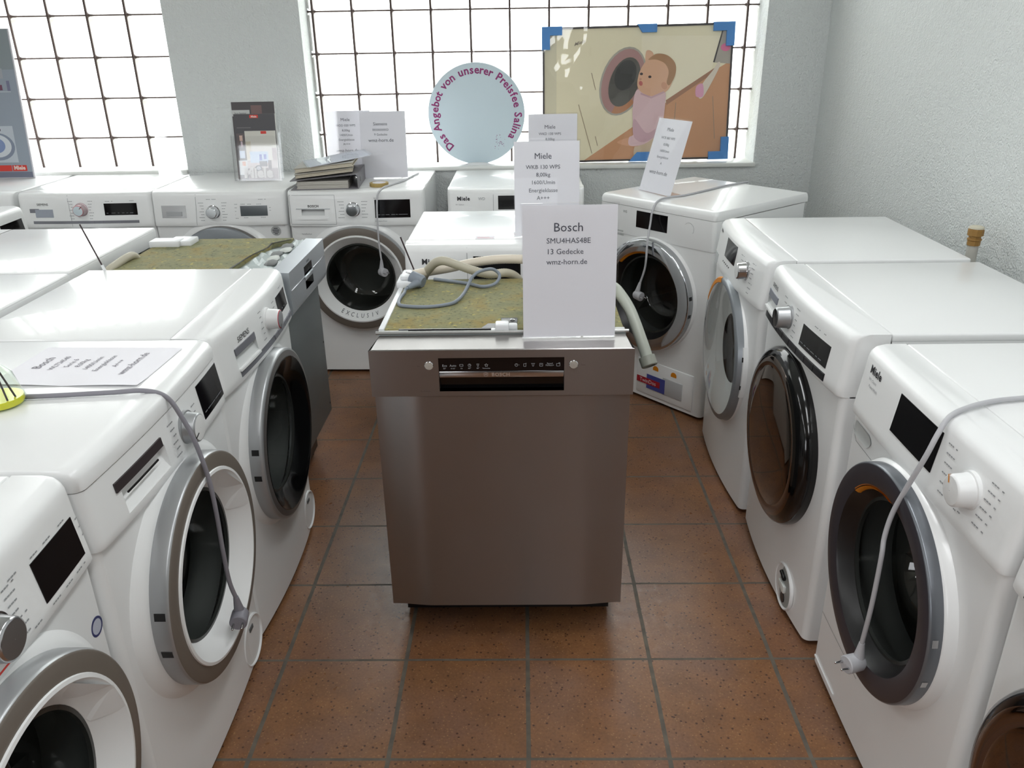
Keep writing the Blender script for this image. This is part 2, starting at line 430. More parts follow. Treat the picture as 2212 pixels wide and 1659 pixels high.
# ------------------------------------------------------------------ the room
def room():
    g = G(); g.box(-4.4, 1.44, -5.0, 2.85, -0.08, 0.0)
    tag(g.build('floor', MATS['floor'], smooth=False), kind='structure')
    g = G(); g.box(-4.4, 1.44, -5.0, 2.85, 2.75, 2.85)
    tag(g.build('ceiling', MATS['plaster'], smooth=False), kind='structure')
    g = G(); g.box(1.44, 1.64, -5.2, 3.1, -0.08, 2.85)
    tag(g.build('wall_right', MATS['plaster'], smooth=False), kind='structure')
    g = G(); g.box(-4.6, -4.4, -5.2, 3.1, -0.08, 2.85)
    tag(g.build('wall_left', MATS['plaster'], smooth=False), kind='structure')
    # back wall with two window openings
    W1, W2, ZB, ZT = (-3.22, -1.687), (-1.042, 1.147), 0.845, 2.42
    g = G()
    g.box(-4.4, 1.44, 2.85, 3.12, -0.08, ZB)
    g.box(-4.4, 1.44, 2.85, 3.12, ZT, 2.85)
    for x0, x1 in ((-4.4, W1[0]), (W1[1], W2[0]), (W2[1], 1.44)):
        g.box(x0, x1, 2.85, 3.12, ZB, ZT)
    tag(g.build('wall_back', MATS['plaster'], smooth=False), kind='structure')
    # wall towards the street behind the visitor, with an assumed opening added for its light
    g = G()
    g.box(-4.4, 1.44, -5.2, -5.0, -0.08, 1.15); g.box(-4.4, 1.44, -5.2, -5.0, 2.45, 2.85)
    g.box(-4.4, -3.4, -5.2, -5.0, 1.15, 2.45); g.box(-2.0, 1.44, -5.2, -5.0, 1.15, 2.45)
    tag(g.build('wall_front', M('darkened_wall', srgb(104, 92, 84), .7), smooth=False), kind='structure')  # wall colour darkened to stand in for a dim room in steel reflections
    p = 0.1915
    for idx, (x0, x1), xj in ((1, W1, -2.311), (2, W2, -0.441)):
        gb = G(); gm = G()
        xs = [xj + p*k for k in range(-12, 14)]
        zs = [0.815 + p*k for k in range(0, 10)]
        for a, b in zip(xs[:-1], xs[1:]):
            for c, d in zip(zs[:-1], zs[1:]):
                bx0, bx1, bz0, bz1 = max(a+.004, x0), min(b-.004, x1), max(c+.0035, ZB+.012), min(d-.0035, ZT)
                if bx1-bx0 < 0.02 or bz1-bz0 < 0.02: continue
                gb.rbox(bx0, bx1, 2.995, 3.065, bz0, bz1, 0.013, 2)
        for a in xs:
            if x0+.004 < a < x1-.004: gm.box(a-.0046, a+.0046, 2.998, 3.060, ZB, ZT)
        for c in zs:
            if ZB+.01 < c < ZT: gm.box(x0, x1, 3.004, 3.056, c-.0030, c+.0030)
        w = gb.build('window_%d' % idx, MATS['block'], angle=60); tag(w, kind='structure')
        gm.build('mortar', M('mortar', srgb(84, 70, 66), 0.8), w, smooth=False)
    # sills: low white slabs
    for n, (x0, x1) in ((1, W1), (2, W2)):
        g = G(); g.rbox(x0-.0 if n == 1 else x0, x1+(.008 if n == 2 else 0), 2.832, 3.10, ZB-.002, ZB+.018, .004)
        tag(g.build('trim_%d' % n, M('white_sill', srgb(232, 234, 230), 0.35)), kind='structure')
room()

# ------------------------------------------------------------------ washing machines
PROF = {
 'flow':  [(.697, .002), (.699, -.010), (.704, -.0125), (.720, -.011), (.790, -.002), (.815, .000), (.831, .002), (.840, .006), (.8455, .013), (.848, .025)],
 'miele': [(.697, .002), (.699, -.008), (.704, -.010), (.720, -.008), (.800, .003), (.827, .006), (.838, .010), (.8450, .018), (.848, .032)],
 'plate': [(.697, .002), (.699, -.010), (.704, -.0125), (.720, -.011), (.790, -.002), (.808, .000)],
 'flat':  [(.697, .001), (.699, -.003), (.704, -.004), (.790, -.003), (.814, -.002)],
}
HW, RC = 0.298, 0.016

class Front:
    def __init__(s, bow, prof): s.b = bow; s.p = PROF[prof]; s.kind = prof
    def fy(s, x):
        y = -s.b*(1-(x/HW)**2); a = abs(x)-(HW-RC)
        if a > 0: y += RC - math.sqrt(max(RC*RC-a*a, 0))
        return y
    def py(s, z):
        p = s.p
        if z <= p[0][0]: return p[0][1]
        for (z0, y0), (z1, y1) in zip(p[:-1], p[1:]):
            if z <= z1: return y0+(y1-y0)*(z-z0)/(z1-z0)
        return p[-1][1]
    def surf(s, x, z, off=0.0):
        return (x, s.fy(x) + (s.py(z) if z >= .6995 else 0.0) - off, z)

def patch(g, F, x0, x1, z0, z1, off=.0008, nx=8, nz=3, depth=.0):
    vs = []; fs = []
    for k in range(nz+1):
        for i in range(nx+1):
            x = x0+(x1-x0)*i/nx; z = z0+(z1-z0)*k/nz
            vs.append(F.surf(x, z, off))
    for k in range(nz):
        for i in range(nx):
            a = k*(nx+1)+i; fs.append((a, a+1, a+nx+2, a+nx+1))
    # give the patch an edge so it is a thin plate
    n = len(vs); ring = list(range(nx+1)) + [k*(nx+1)+nx for k in range(1, nz+1)] + [nz*(nx+1)+i for i in range(nx-1, -1, -1)] + [k*(nx+1) for k in range(nz-1, 0, -1)]
    vs += [(vs[i][0], vs[i][1]+off+.001, vs[i][2]) for i in ring]
    for q in range(len(ring)):
        r = (q+1) % len(ring); fs.append((ring[q], ring[r], n+r, n+q))
    g.add(vs, fs)

def text_on(g, F, body, x, z, size, **kw):
    add_text(g, body, size, lambda tx, ty: F.surf(x+tx, z+ty, .0011), **kw)

def marks_on(g, F, rows):
    """short print marks standing for the tiny programme texts; (x, z, length, slant)"""
    for x, z, L, *sl in rows:
        s_ = sl[0] if sl else 0.0
        n = max(2, int(L/.006))
        for i in range(n):
            if i % 4 == 3 and n > 4: continue
            a, b = x+L*i/n, x+L*(i+.8)/n
            za = z+s_*i/n
            g.poly([F.surf(a, za-.0011, .001), F.surf(b, za-.0011, .001), F.surf(b, za+.0011, .001), F.surf(a, za+.0011, .001)])

def panel_front(F, holes, ztop_back=.085, white=WHITE2):
    """the control panel: a bowed front with pocket holes, closed to the cabinet behind"""
    xs = [-HW + 2*HW*i/28 for i in range(29)] + [HW-RC+RC*math.sin(a*PI/2/5) for a in range(6)] + [-(HW-RC+RC*math.sin(a*PI/2/5)) for a in range(6)]
    zs = [z for z, _ in F.p]
    for h in holes: xs += [h[0], h[1]]; zs += [h[2], h[3]]
    def uniq(a):
        a = sorted(a); o = [a[0]]
        for v in a[1:]:
            if v-o[-1] > 1e-5: o.append(v)
        return o
    xs, zs = uniq(xs), uniq(zs)
    g = G().mat(white)
    nx = len(xs)
    vs = [F.surf(x, z) for z in zs for x in xs]
    vs = [(x, F.fy(x)+F.py(z), z) for (x, y, z) in vs]
    fs = []
    for k in range(len(zs)-1):
        for i in range(nx-1):
            xm, zm = (xs[i]+xs[i+1])/2, (zs[k]+zs[k+1])/2
            if any(h[0] < xm < h[1] and h[2] < zm < h[3] for h in holes): continue
            a = k*nx+i; fs.append((a, a+1, a+nx+1, a+nx))
    base = len(vs)
    # back rim
    for z in (zs[0], zs[-1]):
        vs += [(xs[0], ztop_back, z), (xs[-1], ztop_back, z)]
    K = len(zs)-1
    fs.append([k*nx for k in range(K, -1, -1)] + [base, base+2])                 # left side
    fs.append([k*nx+nx-1 for k in range(K+1)] + [base+3, base+1])                # right side
    fs.append([K*nx+i for i in range(nx)] + [base+3, base+2])                    # top
    fs.append([i for i in range(nx-1, -1, -1)] + [base, base+1])                 # underside
    g.add(vs, fs)
    for h in holes:
        x0, x1, z0, z1, d0, d1 = h[:6]; m2 = h[6] if len(h) > 6 else white
        n = 6; X = [x0+(x1-x0)*i/n for i in range(n+1)]
        f = lambda x, z: (x, F.fy(x)+F.py(z), z)
        lo = [f(x, z0) for x in X]; hi = [f(x, z1) for x in X]
        lob = [(x, F.fy(x)+F.py(z0)+d0, z0+(.004 if d0 > .002 else 0)) for x in X]; hib = [(x, F.fy(x)+F.py(z1)+d1, z1) for x in X]
        v = lo+hi+lob+hib; q = n+1; ff = []
        for i in range(n):
            ff += [(i, i+1, 2*q+i+1, 2*q+i), (q+i, q+i+1, 3*q+i+1, 3*q+i), (2*q+i, 2*q+i+1, 3*q+i+1, 3*q+i)]
        ff += [(0, q, 3*q, 2*q), (n, q+n, 3*q+n, 2*q+n)]
        g.mat(m2); g.add(v, ff)
    return g

def cabinet_mesh(F, depth, hole=(0, .46, .19), ztop=.83, back_recess=0.0):
    g = G().mat(WHITE)
    z0, z1 = .014, .7
    xe = HW-RC
    # front with a round door opening
    B = []
    def seg(a, b, n):
        for i in range(n):
            t = i/n; B.append((a[0]+(b[0]-a[0])*t, a[1]+(b[1]-a[1])*t))
    seg((-xe, z0), (xe, z0), 20); seg((xe, z0), (xe, z1), 24); seg((xe, z1), (-xe, z1), 20); seg((-xe, z1), (-xe, z0), 24)
    n = len(B); L = 5; vs = []; fs = []
    for k in range(L+1):
        t = k/L
        for (bx, bz) in B:
            a = math.atan2(bz-hole[1], bx-hole[0])
            cx, cz = hole[0]+hole[2]*math.cos(a), hole[1]+hole[2]*math.sin(a)
            x, z = cx+(bx-cx)*t, cz+(bz-cz)*t
            vs.append((x, F.fy(x), z))
    for k in range(L):
        for i in range(n):
            j = (i+1) % n; fs.append((k*n+i, k*n+j, (k+1)*n+j, (k+1)*n+i))
    g.add(vs, fs)
    ch = [(xe+RC*math.sin(a*PI/12), F.fy(xe+RC*math.sin(a*PI/12))) for a in range(7)]
    ch += [(HW, depth-.02-back_recess), (-HW, depth-.02-back_recess)]
    ch += [(-x, y) for x, y in reversed(ch[:7])]
    v2 = [(x, y, z0) for x, y in ch] + [(x, y, z1) for x, y in ch]; m = len(ch)
    g.add(v2, [(i, i+1, m+i+1, m+i) for i in range(m-1)] + [[i for i in range(m)]])
    yb = depth-.02-back_recess
    g.box(-HW, HW, .088, yb, .70, ztop)
    return g

DOORS = {
 # shell: (radius, depth, material); inner: (sub-part, material, profile)
 'bosch': dict(shell=[(.230, .020, SILVER), (.234, -.018, SILVER), (.234, -.046, SILVER), (.2315, -.051, SILVER), (.228, -.053, TAUPE), (.200, -.055, TAUPE)],
               inner=('inner_ring', WHITE2, [(.200, -.055), (.199, -.058), (.193, -.059), (.186, -.051), (.172, -.034), (.157, -.018), (.155, -.014)]), glass_r=.155, gy=-.016, hook='bowl'),
 'bosch_grey': dict(shell=[(.230, .020, SILVERD), (.234, -.018, SILVERD), (.234, -.046, SILVERD), (.2315, -.051, GREYRING), (.228, -.053, GREYRING), (.186, -.055, GREYRING)],
               inner=('inner_ring', BLKGLOSS, [(.186, -.055), (.184, -.056), (.176, -.052), (.160, -.036), (.157, -.022)]), glass_r=.157, gy=-.022, hook=None),
 'siemens': dict(shell=[(.230, .020, SILVER), (.234, -.014, SILVER), (.234, -.040, SILVER), (.2315, -.045, SILVER), (.226, -.048, SILVER), (.211, -.051, SILVERD)],
               inner=('inner_ring', BLKGLOSS, [(.211, -.051), (.209, -.052), (.198, -.047), (.165, -.022), (.160, -.014)]), glass_r=.160, gy=-.014, hook=None),
 'siemens_black': dict(shell=[(.236, .020, BLKGLOSS), (.240, -.013, BLKGLOSS), (.239, -.026, BLKGLOSS), (.234, -.036, BLKGLOSS), (.224, -.044, BLKGLOSS), (.215, -.047, BLKGLOSS)],
               inner=('chrome_ring', SMOKED, [(.215, -.047), (.212, -.049), (.198, -.051), (.188, -.049)]), glass_r=.188, gy=-.049, hook='mirror'),
 'miele_grey': dict(shell=[(.225, .020, ANTHRS), (.2285, -.020, ANTHRS), (.2285, -.038, ANTHRS), (.2270, -.0415, ANTHRS), (.2250, -.0425, ANTHRS), (.223, -.043, ANTHR), (.205, -.044, ANTHR), (.182, -.040, ANTHR)],
               inner=('inner_ring', BLACK, [(.182, -.040), (.180, -.036), (.165, -.018), (.158, -.010)]), glass_r=.158, gy=-.010, hook='orange'),
 'miele_chrome': dict(shell=[(.228, .020, SILVER), (.2315, -.012, SILVER), (.2315, -.036, SILVER), (.2290, -.039, CHROME), (.222, -.0415, CHROME), (.202, -.0440, CHROME), (.182, -.0440, CHROME)],
               inner=('inner_ring', BLACK, [(.182, -.044), (.180, -.040), (.166, -.018), (.160, -.008)]), glass_r=.160, gy=-.008, hook='orange'),
 'miele_lens': dict(shell=[(.246, .010, WHITE2), (.246, -.012, WHITE2), (.2425, -.016, GREYRING), (.2420, -.030, GREYRING), (.238, -.034, GREYRING), (.224, -.036, GREYRING)],
               inner=('inner_bowl', WHITE3, [(.224, -.034), (.217, -.030), (.135, .004), (.118, .010)]), glass_r=.118, gy=.010, hook='lens'),
}

def door(root, kind, c=(0, .46), hinge='left', b=0.0, marks=None, mark_mat=None, text=None):
    D = DOORS[kind]
    cx, cz = c
    C = (cx, -min(b, .012)*0.6, cz)
    g = G()
    sh = D['shell']
    for (r0, y0, m0), (r1, y1, m1) in zip(sh[:-1], sh[1:]):
        g.mat(m1); g.lathe([(r0, y0), (r1, y1)], C, n=96)
    d = g.build('door', None, root, merge=True, angle=50)
    if kind not in ('miele_lens', 'siemens_black'):
        R_, yb = sh[1][0], sh[1][1]
        ya, wd = .012, (.016 if kind.startswith('miele') else .046); pr = [(R_+wd*(1-i/8), ya+(yb+.001-ya)*(.5-.5*math.cos(PI*i/8))) for i in range(9)]
        g = G(); g.lathe(pr + [(R_-.003, yb+.006)], C, n=96); g.build('door_surround', WHITE, root, angle=60)
    nm, im, pr = D['inner']
    g = G(); g.lathe(pr, C, n=96); g.build(nm, im, d, angle=50)
    r, gy = D['glass_r'], D['gy']
    if D['hook'] == 'mirror':
        g = G(); g.lathe([(r, gy), (r*.97, gy-.0015), (r*.8, gy-.004), (r*.5, gy-.006), (r*.2, gy-.0068), (.001, gy-.007)], C, n=96)
        g.build('door_glass', M('smoked_door_window', srgb(120, 108, 98), 0.04, metal=1.0), d, angle=80)
    elif D['hook'] == 'lens':
        g = G(); g.lathe([(.224, -.036), (.21, -.041), (.17, -.049), (.10, -.055), (.05, -.0575), (.001, -.058)], C, n=96)
        g.build('door_lens', CLEARL, d, angle=80)
        g = G(); g.lathe([(r, gy), (r*.9, gy+.006), (.001, gy+.01)], C, n=64); g.build('door_glass', SMOKEG, d, angle=80)
    else:
        g = G(); g.lathe([(r, gy), (r*.985, gy+.02), (r*.93, gy+.07), (r*.84, gy+.115), (r*.75, gy+.13), (r*.5, gy+.138), (.001, gy+.14)], C, n=72)
        g.build('door_glass', DOORGLASS, d, angle=80)
        g = G(); g.lathe([(r+.001, gy-.001), (r+.001, gy+.006), (r-.006, gy+.006), (r-.006, gy-.0015), (r+.001, gy-.001)], C, n=72)
        g.build('glass_rim', M('dark_rim', srgb(52, 54, 52), 0.25), d)
    if D['hook'] == 'orange':
        g = G(); a0, a1 = math.radians(88), math.radians(138)
        ro, yo = sh[-1][0], sh[-1][1]; g.lathe([(ro+.002, yo-.0015), (ro-.001, yo+.002), (ro-.008, yo+.009), (ro-.007, yo+.004), (ro-.002, yo-.0015)], C, n=24, a0=a0, a1=a1, cap0=False)
        g.build('handle_mark', ORANGE, d)
    if D['hook'] == 'lens':
        g = G(); g.lathe([(.2428, -.030), (.2385, -.0350), (.224, -.0372), (.223, -.034)], C, n=24, a0=math.radians(98), a1=math.radians(150)); g.build('handle_mark', ORANGE, d)
    if D['hook'] == 'bowl':
        # finger grip: a wedge facet in the white bowl, on the handle side
        g = G(); s_ = 1 if hinge == 'left' else -1
        A = lambda rr, ang, y: (cx+s_*rr*math.cos(ang), y+C[1], cz+rr*math.sin(ang))
        t1, t2, t3 = math.radians(60), math.radians(26), math.radians(6)
        g.add([A(.190, t1, -.056), A(.1945, t2, -.0595), A(.160, t2, -.006), A(.158, t1, -.008), A(.1945, t3, -.0593), A(.158, math.radians(12), -.022)],
              [(0, 3, 2, 1), (1, 2, 5, 4)])
        g.build('handle_recess', WHITE2, d, angle=5)
    # hinge blocks in the rim
    s_ = -1 if hinge == 'left' else 1
    for ang in (marks if marks is not None else (-22, -40)):
        a = math.radians(180-ang if s_ < 0 else ang)
        R, ya, yb = sh[1][0]+.0008, sh[1][1]-.006, sh[2][1]+.002; da = .0075/R
        g = G(); g.lathe([(R-.002, ya), (R, ya), (R, yb), (R-.002, yb)], C, n=4, a0=a-da, a1=a+da)
        g.build('hinge_block', mark_mat or BLACK, d, smooth=False)
    if text:
        g = G(); body, rad, amid, size = text
        n = len(body)
        for i, chh in enumerate(body):
            a = amid + (i-(n-1)/2)*math.radians(7.6)
            def fn(tx, ty, a=a):
                ca, sa = math.cos(a+PI/2), math.sin(a+PI/2)
                px = cx+(rad)*math.cos(a)+tx*ca-ty*sa; pz = cz+rad*math.sin(a)+tx*sa+ty*ca
                rr = math.hypot(px-cx, pz-cz)
                # follow the slope of the white ring
                y = -.059+(.193-rr)*(.008/.007) if rr > .186 else -.051+(.186-rr)*(.017/.014) if rr > .172 else -.034+(.172-rr)*(.016/.015)
                return (px, C[1]+y-.0012, pz)
            add_text(g, chh, size, fn)
        g.build('lettering', INK, d, smooth=False)
    return d

def knob(root, F, x, z, r=.026, h=.022, side=SILVER, cap=WHITE2, ring=None, pointer=None):
    y = F.surf(x, z)[1]
    g = G(); g.mat(side)
    g.lathe([(r+.004, y+.006), (r+.004, y-.003), (r+.001, y-.004), (r, y-.006), (r*.94, y-h+.002), (r*.90, y-h)], (x, 0, z), n=48)
    if ring: g.mat(ring)
    g.lathe([(r*.90, y-h), (r*.82, y-h-.0012)], (x, 0, z), n=48)
    k = g.build('knob', None, root, merge=True)
    g = G(); g.lathe([(r*.82, y-h-.0012), (r*.5, y-h-.0022), (.0005, y-h-.0024)], (x, 0, z), n=48); g.build('knob_cap', cap, k, angle=60)
    if pointer:
        a, m = pointer
        g = G(); a = math.radians(a)
        for rr0, rr1, yy0, yy1 in ((r*.45, r*.93, -h-.003, -h-.001), (r*.93, r*.985, -h-.001, -.008)):
            pa = (x+rr0*math.cos(a), z+rr0*math.sin(a)); pb = (x+rr1*math.cos(a), z+rr1*math.sin(a))
            t = (-math.sin(a)*.0016, math.cos(a)*.0016)
            g.poly([(pa[0]+t[0], y+yy0, pa[1]+t[1]), (pa[0]-t[0], y+yy0, pa[1]-t[1]), (pb[0]-t[0], y+yy1-.0008, pb[1]-t[1]), (pb[0]+t[0], y+yy1-.0008, pb[1]+t[1])])
        g.build('pointer', m, k, smooth=False)
    return k

def washer(label, cx, cy, rot, depth=.58, bow=.012, prof='flow', holes=(), door_kind=None, door_kw=None, hole_c=(0, .466),
           display=None, display_mat=DISP, disp_marks=0, knob_kw=None, logo=None, logo_kw=None, subtexts=(), marks=(),
           strip=None, seams=(), lid_back=0.0, filt=None, extra=None, group=None, name='washing_machine', back_recess=0.0):
    t = thing(name, label, 'washing machine', (cx, cy, 0), math.radians(rot), group)
    F = Front(bow, prof)
    cab = cabinet_mesh(F, depth, (hole_c[0], hole_c[1], .19), .812 if prof in ('plate', 'flat') else .83, back_recess).build('cabinet', None, t, merge=True, angle=35)
    for sx, yy in ((-.24, .06), (.24, .06), (-.24, depth-.09), (.24, depth-.09)):
        g = G(); g.lathe([(.0, 0), (.022, 0), (.022, .008), (.012, .016), (0, .016)], (sx, yy, 0), axis='z', n=16); g.build('foot', BLACK, t)
    pf = panel_front(F, list(holes)).build('control_panel', None, t, angle=32)
    g = G()
    if prof in ('plate', 'flat'):
        zb = .810 if prof == 'plate' else .815
        pts = [(zb, .000), (zb+.001, -.0015), (.832, -.0015), (.842, .004), (.8475, .013), (.849, .026)]
        xl = [-(HW-RC)-RC*math.sin(PI/2*(5-a)/5) for a in range(6)] + [(-(HW-RC))+2*(HW-RC)*i/16 for i in range(1, 16)] + [HW-RC+RC*math.sin(PI/2*a/5) for a in range(6)]
        n = len(xl); vs = []; fs = []
        rows = []
        for z, ins in pts:
            row = [(x*(HW-max(ins, 0)*.35)/HW, F.fy(x)+ins-.001, z) for x in xl]
            row += [(x, depth+lid_back-(.004 if z > .84 else 0), z) for x in (HW-max(ins, 0)*.35, -HW+max(ins, 0)*.35)]
            rows.append(row)
        m = n+2
        for row in rows: vs += row
        for k in range(len(rows)-1):
            for i in range(m):
                j = (i+1) % m; fs.append((k*m+i, k*m+j, (k+1)*m+j, (k+1)*m+i))
        fs.append(list(range((len(rows)-1)*m, len(rows)*m))); fs.append(list(range(m))[::-1])
        g.add(vs, fs)
    else:
        g.rbox(-HW, HW, .0862, depth+lid_back, .829, .8485, .005, 3)
        if lid_back: g.rbox(-HW-.0006, HW+.0006, depth-.03, depth+lid_back+.0012, .792, .8425, .004, 2)
    g.build('top_plate', WHITE, t, angle=35)
    if door_kind:
        g = G(); rr = .188
        g.lathe([(rr, .004), (rr-.006, .030), (rr-.02, .05), (rr-.02, .07), (rr, .08)], (hole_c[0], 0, hole_c[1]), n=48); g.build('gasket', RUBBER, t)
        g = G(); g.lathe([(.195, .08), (.215, .10), (.215, min(.40, depth-.12)), (.001, min(.42, depth-.10))], (hole_c[0], 0, hole_c[1]), n=48)
        dr = g.build('drum', DRUM, t, angle=30)
        for a in (90, 210, 330):
            g = G(); a = math.radians(a); R_ = .213
            p0 = (hole_c[0]+R_*math.cos(a), hole_c[1]+R_*math.sin(a)); q = (hole_c[0]+(R_-.05)*math.cos(a), hole_c[1]+(R_-.05)*math.sin(a)); s_ = (-math.sin(a)*.03, math.cos(a)*.03)
            y0, y1 = .12, min(.36, depth-.14)
            g.add([(p0[0]+s_[0], y0, p0[1]+s_[1]), (p0[0]-s_[0], y0, p0[1]-s_[1]), (q[0], y0+.02, q[1]), (p0[0]+s_[0], y1, p0[1]+s_[1]), (p0[0]-s_[0], y1, p0[1]-s_[1]), (q[0], y1, q[1])],
                  [(0, 1, 2), (3, 5, 4), (0, 2, 5, 3), (1, 4, 5, 2)])
            g.build('paddle', DRUM, dr, angle=20)
        kw = dict(c=hole_c, b=bow); kw.update(door_kw or {})
        door(t, door_kind, **kw)
    if display:
        g = G(); patch(g, F, *display, off=.0012); dd = g.build('display', display_mat, t)
        if disp_marks:
            g = G(); x0, x1, z0, z1 = display; rg = random.Random(int(1000*abs(cx+cy)))
            for k in range(disp_marks):
                z = z0+(z1-z0)*(.16 if disp_marks < 3 else .45-.13*k); x = x0+.008
                while x < x1-.02:
                    L = rg.uniform(.006, .018); g.poly([F.surf(x, z, .0018), F.surf(x+L, z, .0018), F.surf(x+L, z+.0022, .0018), F.surf(x, z+.0022, .0018)]); x += L+rg.uniform(.006, .016)
            g.build('display_symbols', M('dim_print', srgb(120, 122, 126), 0.5), dd, smooth=False)
    if knob_kw: knob(t, F, **knob_kw)
    if logo:
        g = G(); text_on(g, F, logo[0], logo[1], logo[2], logo[3], **(logo_kw or {})); g.build('lettering', logo[4] if len(logo) > 4 else INKB, t, smooth=False)
    if subtexts:
        g = G()
        for body, x, z, sz in subtexts: text_on(g, F, body, x, z, sz, align='LEFT')
        g.build('small_print', INKG, t, smooth=False)
    if marks:
        g = G(); marks_on(g, F, marks); g.build('programme_marks', INKG, t, smooth=False)
    if strip:
        x0, x1, z0, z1, m, nb, xb = strip
        g = G(); patch(g, F, x0, x1, z0, z1, off=.0012, nx=16, nz=1); sp = g.build('button_strip', m, t)
        if nb:
            for i in range(nb):
                a, b_ = xb+(x1-xb)*i/nb+.0015, xb+(x1-xb)*(i+1)/nb-.0015
                g = G(); patch(g, F, a, b_, z0+.0015, z1-.0015, off=.0026, nx=3, nz=1); g.build('button', m, sp)
    if seams:
        g = G()
        for x0, z0, x1, z1 in seams:
            w = .0006; n = 8
            dx, dz = x1-x0, z1-z0; L = math.hypot(dx, dz); ox, oz = -dz/L*w, dx/L*w
            for i in range(n):
                a, b_ = i/n, (i+1)/n
                g.poly([F.surf(x0+dx*a+ox, z0+dz*a+oz, .0007), F.surf(x0+dx*b_+ox, z0+dz*b_+oz, .0007), F.surf(x0+dx*b_-ox, z0+dz*b_-oz, .0007), F.surf(x0+dx*a-ox, z0+dz*a-oz, .0007)])
        g.build('seam', M('seam_grey', srgb(120, 122, 124), 0.7), t, smooth=False)
    if filt:
        fx, fz, fr, kind = filt
        y = F.fy(fx)
        g = G().mat(WHITE2); g.lathe([(fr, y+.004), (fr, y-.003), (fr-.003, y-.005), (fr-.006, y-.003), (fr-.008, y+.001)], (fx, 0, fz), n=40)
        f_ = g.build('filter_flap', None, t)
        g = G(); g.lathe([(fr-.007, y-.0008), (fr*.5, y-.0016), (.0005, y-.0016)], (fx, 0, fz), n=40)
        g.build('filter_cover', M('filter_inside', srgb(168, 172, 170), 0.5) if kind == 'open' else WHITE2, f_, angle=60)
        if kind == 'open':
            g = G(); g.rbox(fx-.022, fx+.022, y-.010, y-.001, fz-.010, fz+.012, .003); g.build('filter_grip', WHITE3, f_)
            g = G(); g.lathe([(.014, y-.002), (.014, y-.004), (.0005, y-.004)], (fx+.006, 0, fz-.033), n=20); g.build('drain_plug', BLACK, f_)
            g = G(); g.tube([(fx-.02, y-.004, fz+.034), (fx+.012, y-.006, fz+.030)], .006, smooth=False); g.build('drain_tube', BLACK, f_)
        else:
            g = G(); g.rbox(fx-.012, fx+.012, y-.004, y-.001, fz+fr*.45, fz+fr*.62, .001); g.build('flap_slot', M('slot_grey', srgb(96, 98, 98), 0.6), f_)
    if extra: extra(t, F)
    return t

def dial_marks(xc, zc, gap=.034, rows=6, dz=.0145, L=.034, left=True, right=True):
    out = []
    for i in range(rows):
        z = zc + dz*((rows-1)/2 - i)
        j = (i*37 % 5)*.003
        if left: out.append((xc-gap-L+j, z, L-j))
        if right: out.append((xc+gap, z, L-((i*53) % 4)*.004))
    return out

POCKET = M('pocket_plastic', srgb(206, 208, 208), 0.45)
STRIPG = M('grey_button_strip', srgb(128, 128, 136), 0.35, metal=.3)
STRIPB = M('black_button_strip', srgb(26, 24, 28), 0.3)

def drawer_bar(t, F, x0, x1, z0, z1, m, name='drawer_handle', off=.004):
    g = G(); patch(g, F, x0, x1, z0, z1, off=off, nx=8, nz=1); return g.build(name, m, t)

# ---- left row, facing the aisle
def ex(t, F):
    drawer_bar(t, F, -.200, -.066, .728, .7335, WHITE2, 'drawer_lip', .006)
    g = G(); patch(g, F, -.197, -.070, .766, .783, off=.0022, nx=8, nz=2); g.build('drawer_grip', STRIPG, t)
washer('white washing machine with red-rimmed knob and black glass door, beside the slim dishwasher', -.700, .675, 90, depth=.565, bow=.018,
       holes=[(-.200, -.066, .735, .782, .004, .022, POCKET)], door_kind='siemens', door_kw=dict(marks=(14, -3)), display=(.152, .262, .752, .803), disp_marks=1,
       knob_kw=dict(x=.046, z=.777, r=.027, h=.034, side=WHITE2, cap=SILVER, ring=M('red_ring', srgb(196, 40, 60), 0.4), pointer=(250, BLACK)),
       logo=('SIEMENS', -.133, .790, .020), logo_kw=dict(),
       marks=dial_marks(.046, .777, .042, 6, .0145, .022, True, False) + [(.105, .802, .022), (.108, .787, .018), (.115, .772, .014), (.20, .815, .03)],
       strip=(-.196, .284, .712, .7275, STRIPG, 6, .06), filt=(.222, .080, .062, 'flap'), extra=ex)

def ex(t, F):
    drawer_bar(t, F, -.220, -.048, .764, .781, M('dark_brown_bar', srgb(54, 46, 48), 0.4), 'drawer_bar', .003)
    g = G(); patch(g, F, -.190, -.075, .7475, .7505, off=.0012); g.build('drawer_slot', BLACK, t)
washer('white washing machine with taupe-ringed white door and grey power cord hanging over it', -.693, .074, 90, depth=.57, bow=.012, prof='plate',
       holes=[(-.205, -.040, .716, .762, .002, .026, WHITE2)], door_kind='bosch', door_kw=dict(marks=(12, -8)), display=(.150, .286, .722, .797), disp_marks=2,
       knob_kw=dict(x=.060, z=.748, r=.031, h=.026, side=SILVER, cap=WHITE2, pointer=(205, BLACK)),
       marks=dial_marks(.060, .752, .046, 6, .013, .026, True, False) + dial_marks(.060, .752, .043, 4, .014, .020, False, True),
       filt=(.222, .078, .066, 'flap'), extra=ex)

